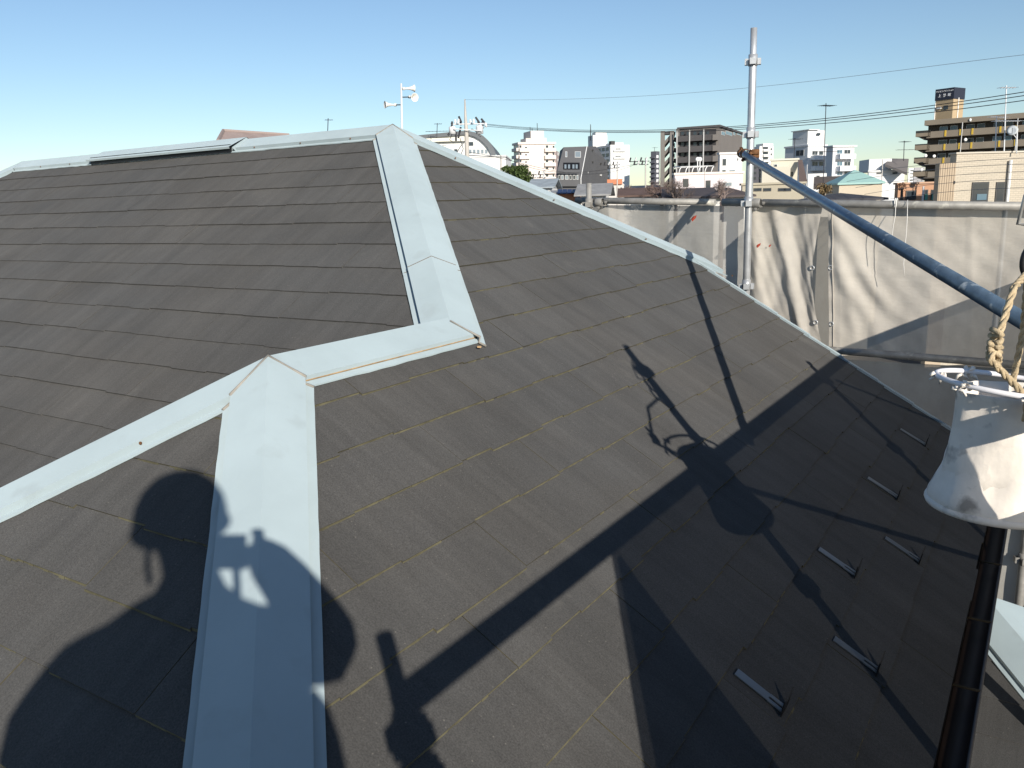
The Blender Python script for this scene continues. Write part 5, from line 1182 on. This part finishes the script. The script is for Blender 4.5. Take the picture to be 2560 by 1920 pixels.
antenna(1878 + 28, 360, 372, 345, 'tiny antenna on the distant white apartment', ((.9, 2, 3, .4, .8),), .08)
antenna(1985, 345, 400, 102, 'thin white antenna on the beige slanted building', ((.95, 1.4, 5, .4, .5),), .04)
antenna(819, 296, 335, 90, 'faint antenna poking above the ridge left of the peak', ((.9, .8, 5, .3, .3),), .05)
antenna(1092, 308, 345, 120, 'faint television antenna left of the utility pole', ((.95, 1.0, 4, .2, .6), (.45, 4.0, 9, .1, .6)), .05)
antenna(1636, 368, 380, 355, 'tiny antenna on the slim dark tower', ((.9, 2, 3, .4, .8),), .08)
dp = at(2531, 326, 42); ds = thing('satellite_dish', 'grey satellite dish on a short mast at the right edge', 'satellite dish', at(2541, 384, 42)); m = MB(); ax = (-FH * .8 - RHH * .5 + Vector((0, 0, .35))).normalized()
m.lathe(dp, ax, [(.001, -.06), (.14, -.045), (.25, .0), (.26, .01), (.14, -.03), (.001, -.045)], 22); m.build('dish', mat('dish_grey', (.45, .48, .50), .5), ds, True)
m = MB(); m.tube([at(2541, 384, 42), at(2543, 325, 42), ], .035, 8); m.build('mast', lgm, ds, True); m = MB(); m.tube([dp - ax * .05, dp - ax * .15 + Vector((0, 0, -.08)), at(2541, 345, 42)], .02, 6); m.build('arm', lgm, ds, True); m = MB(); m.tube([dp + ax * .0 - Vector((0, 0, .22)), dp + ax * .3], .012, 5); m.build('feed_arm', dkm, ds)
# evergreen and shrubs: leaf-sized faces through the crown
def leafy(px, py, D, rx, rz, n, rgb, label, name='evergreen_tree', leaf=.22, seed=1):
    c = at(px, py, D); t = thing(name, label, 'tree', Vector((c.x, c.y, 0))); rs = random.Random(seed)
    m = MB(); m.tube([Vector((c.x, c.y, 0)), Vector((c.x + .1, c.y, c.z * .6)), c], [.25, .18, .06], 8); m.build('trunk', mat('bark', (.10, .075, .055), .9), t, True)
    m = MB(); lobes = [(Vector((rs.uniform(-1, 1) * rx * .6, rs.uniform(-1, 1) * rx * .6, rs.uniform(-.7, .75) * rz)), rs.uniform(.35, .6)) for _ in range(14)]
    for k in range(n):
        lc, lr = rs.choice(lobes); d = Vector((rs.gauss(0, 1), rs.gauss(0, 1), rs.gauss(0, 1))).normalized() * (rs.random() ** .4) * lr
        p = c + lc + Vector((d.x * rx, d.y * rx, d.z * rz)); a = Vector((rs.gauss(0, 1), rs.gauss(0, 1), rs.gauss(0, 1))).normalized(); b_ = a.cross(Vector((rs.gauss(0, 1), rs.gauss(0, 1), 1))).normalized(); s_ = leaf * rs.uniform(.6, 1.3)
        m.add([p - a * s_, p + b_ * s_ * .5, p + a * s_, p - b_ * s_ * .5], [(0, 1, 2, 3)])
    m.build('crown', mat('leaf_green', rgb, .7, var=.45, vscale=1.2), t)
leafy(1293, 440, 95, 1.7, 1.15, 2600, (.055, .085, .022), 'dark green rounded tree beside the cream apartment block', leaf=.16)
leafy(2060, 478, 54, .55, .45, 500, (.17, .12, .06), 'dry brown shrub in front of the brown-roofed house', 'dry_shrub', .08, 4)
leafy(2255, 468, 47, .28, .28, 260, (.16, .085, .05), 'small reddish-brown bush at the corner of the terracotta house', 'small_bush', .05, 6)
def bare(px, py, D, h, label, seed, rgb=(.15, .115, .10), spread=1.0, lean=0):
    b0 = at(px, py, D); t = thing('bare_tree', label, 'tree', Vector((b0.x, b0.y, 0))); rs = random.Random(seed); tr = MB(); tw = MB()
    base = Vector((b0.x, b0.y, b0.z - h)); tr.tube([Vector((b0.x, b0.y, 0)), base], [.2, .13], 7)
    def grow(p, d, L_, r, lv):
        q = p + d * L_; mid_ = p.lerp(q, .5) + Vector((rs.gauss(0, .06), rs.gauss(0, .06), rs.gauss(0, .03))) * L_
        (tr if lv < 2 else tw).tube([p, mid_, q], [r, r * .8, r * .6], 5 if lv < 2 else 3, caps=False)
        if lv >= 5: return
        for _ in range(3 if lv < 4 else 2):
            nd = (d + Vector((rs.gauss(0, .55), rs.gauss(0, .55), rs.gauss(.1, .4))) * spread).normalized(); grow(p.lerp(q, rs.uniform(.55, 1)), nd, L_ * rs.uniform(.6, .85), r * .58, lv + 1)
    for _ in range(4): grow(base, Vector((rs.gauss(0, .5), rs.gauss(0, .5), 1)).normalized(), h * .42, .07, 0)
    bk_ = mat('bare_bark', rgb, .9); tr.build('trunk', bk_, t); k = tw.build('crown', bk_, t); k['kind'] = 'stuff'
bare(1690, 440, 57, 2.2, 'large bare tree with thin reddish twigs before the pinkish white building', 3)
bare(1655, 448, 59, 1.6, 'smaller bare reddish tree left of the pinkish white building', 5, (.17, .12, .105))
bare(1806, 450, 52, 1.3, 'bare pinkish tree just left of the tall scaffold post', 8, (.20, .155, .14))
bare(1575, 462, 66, 1.0, 'bare tree behind the brown roof near the second utility pole', 9, (.17, .13, .115))
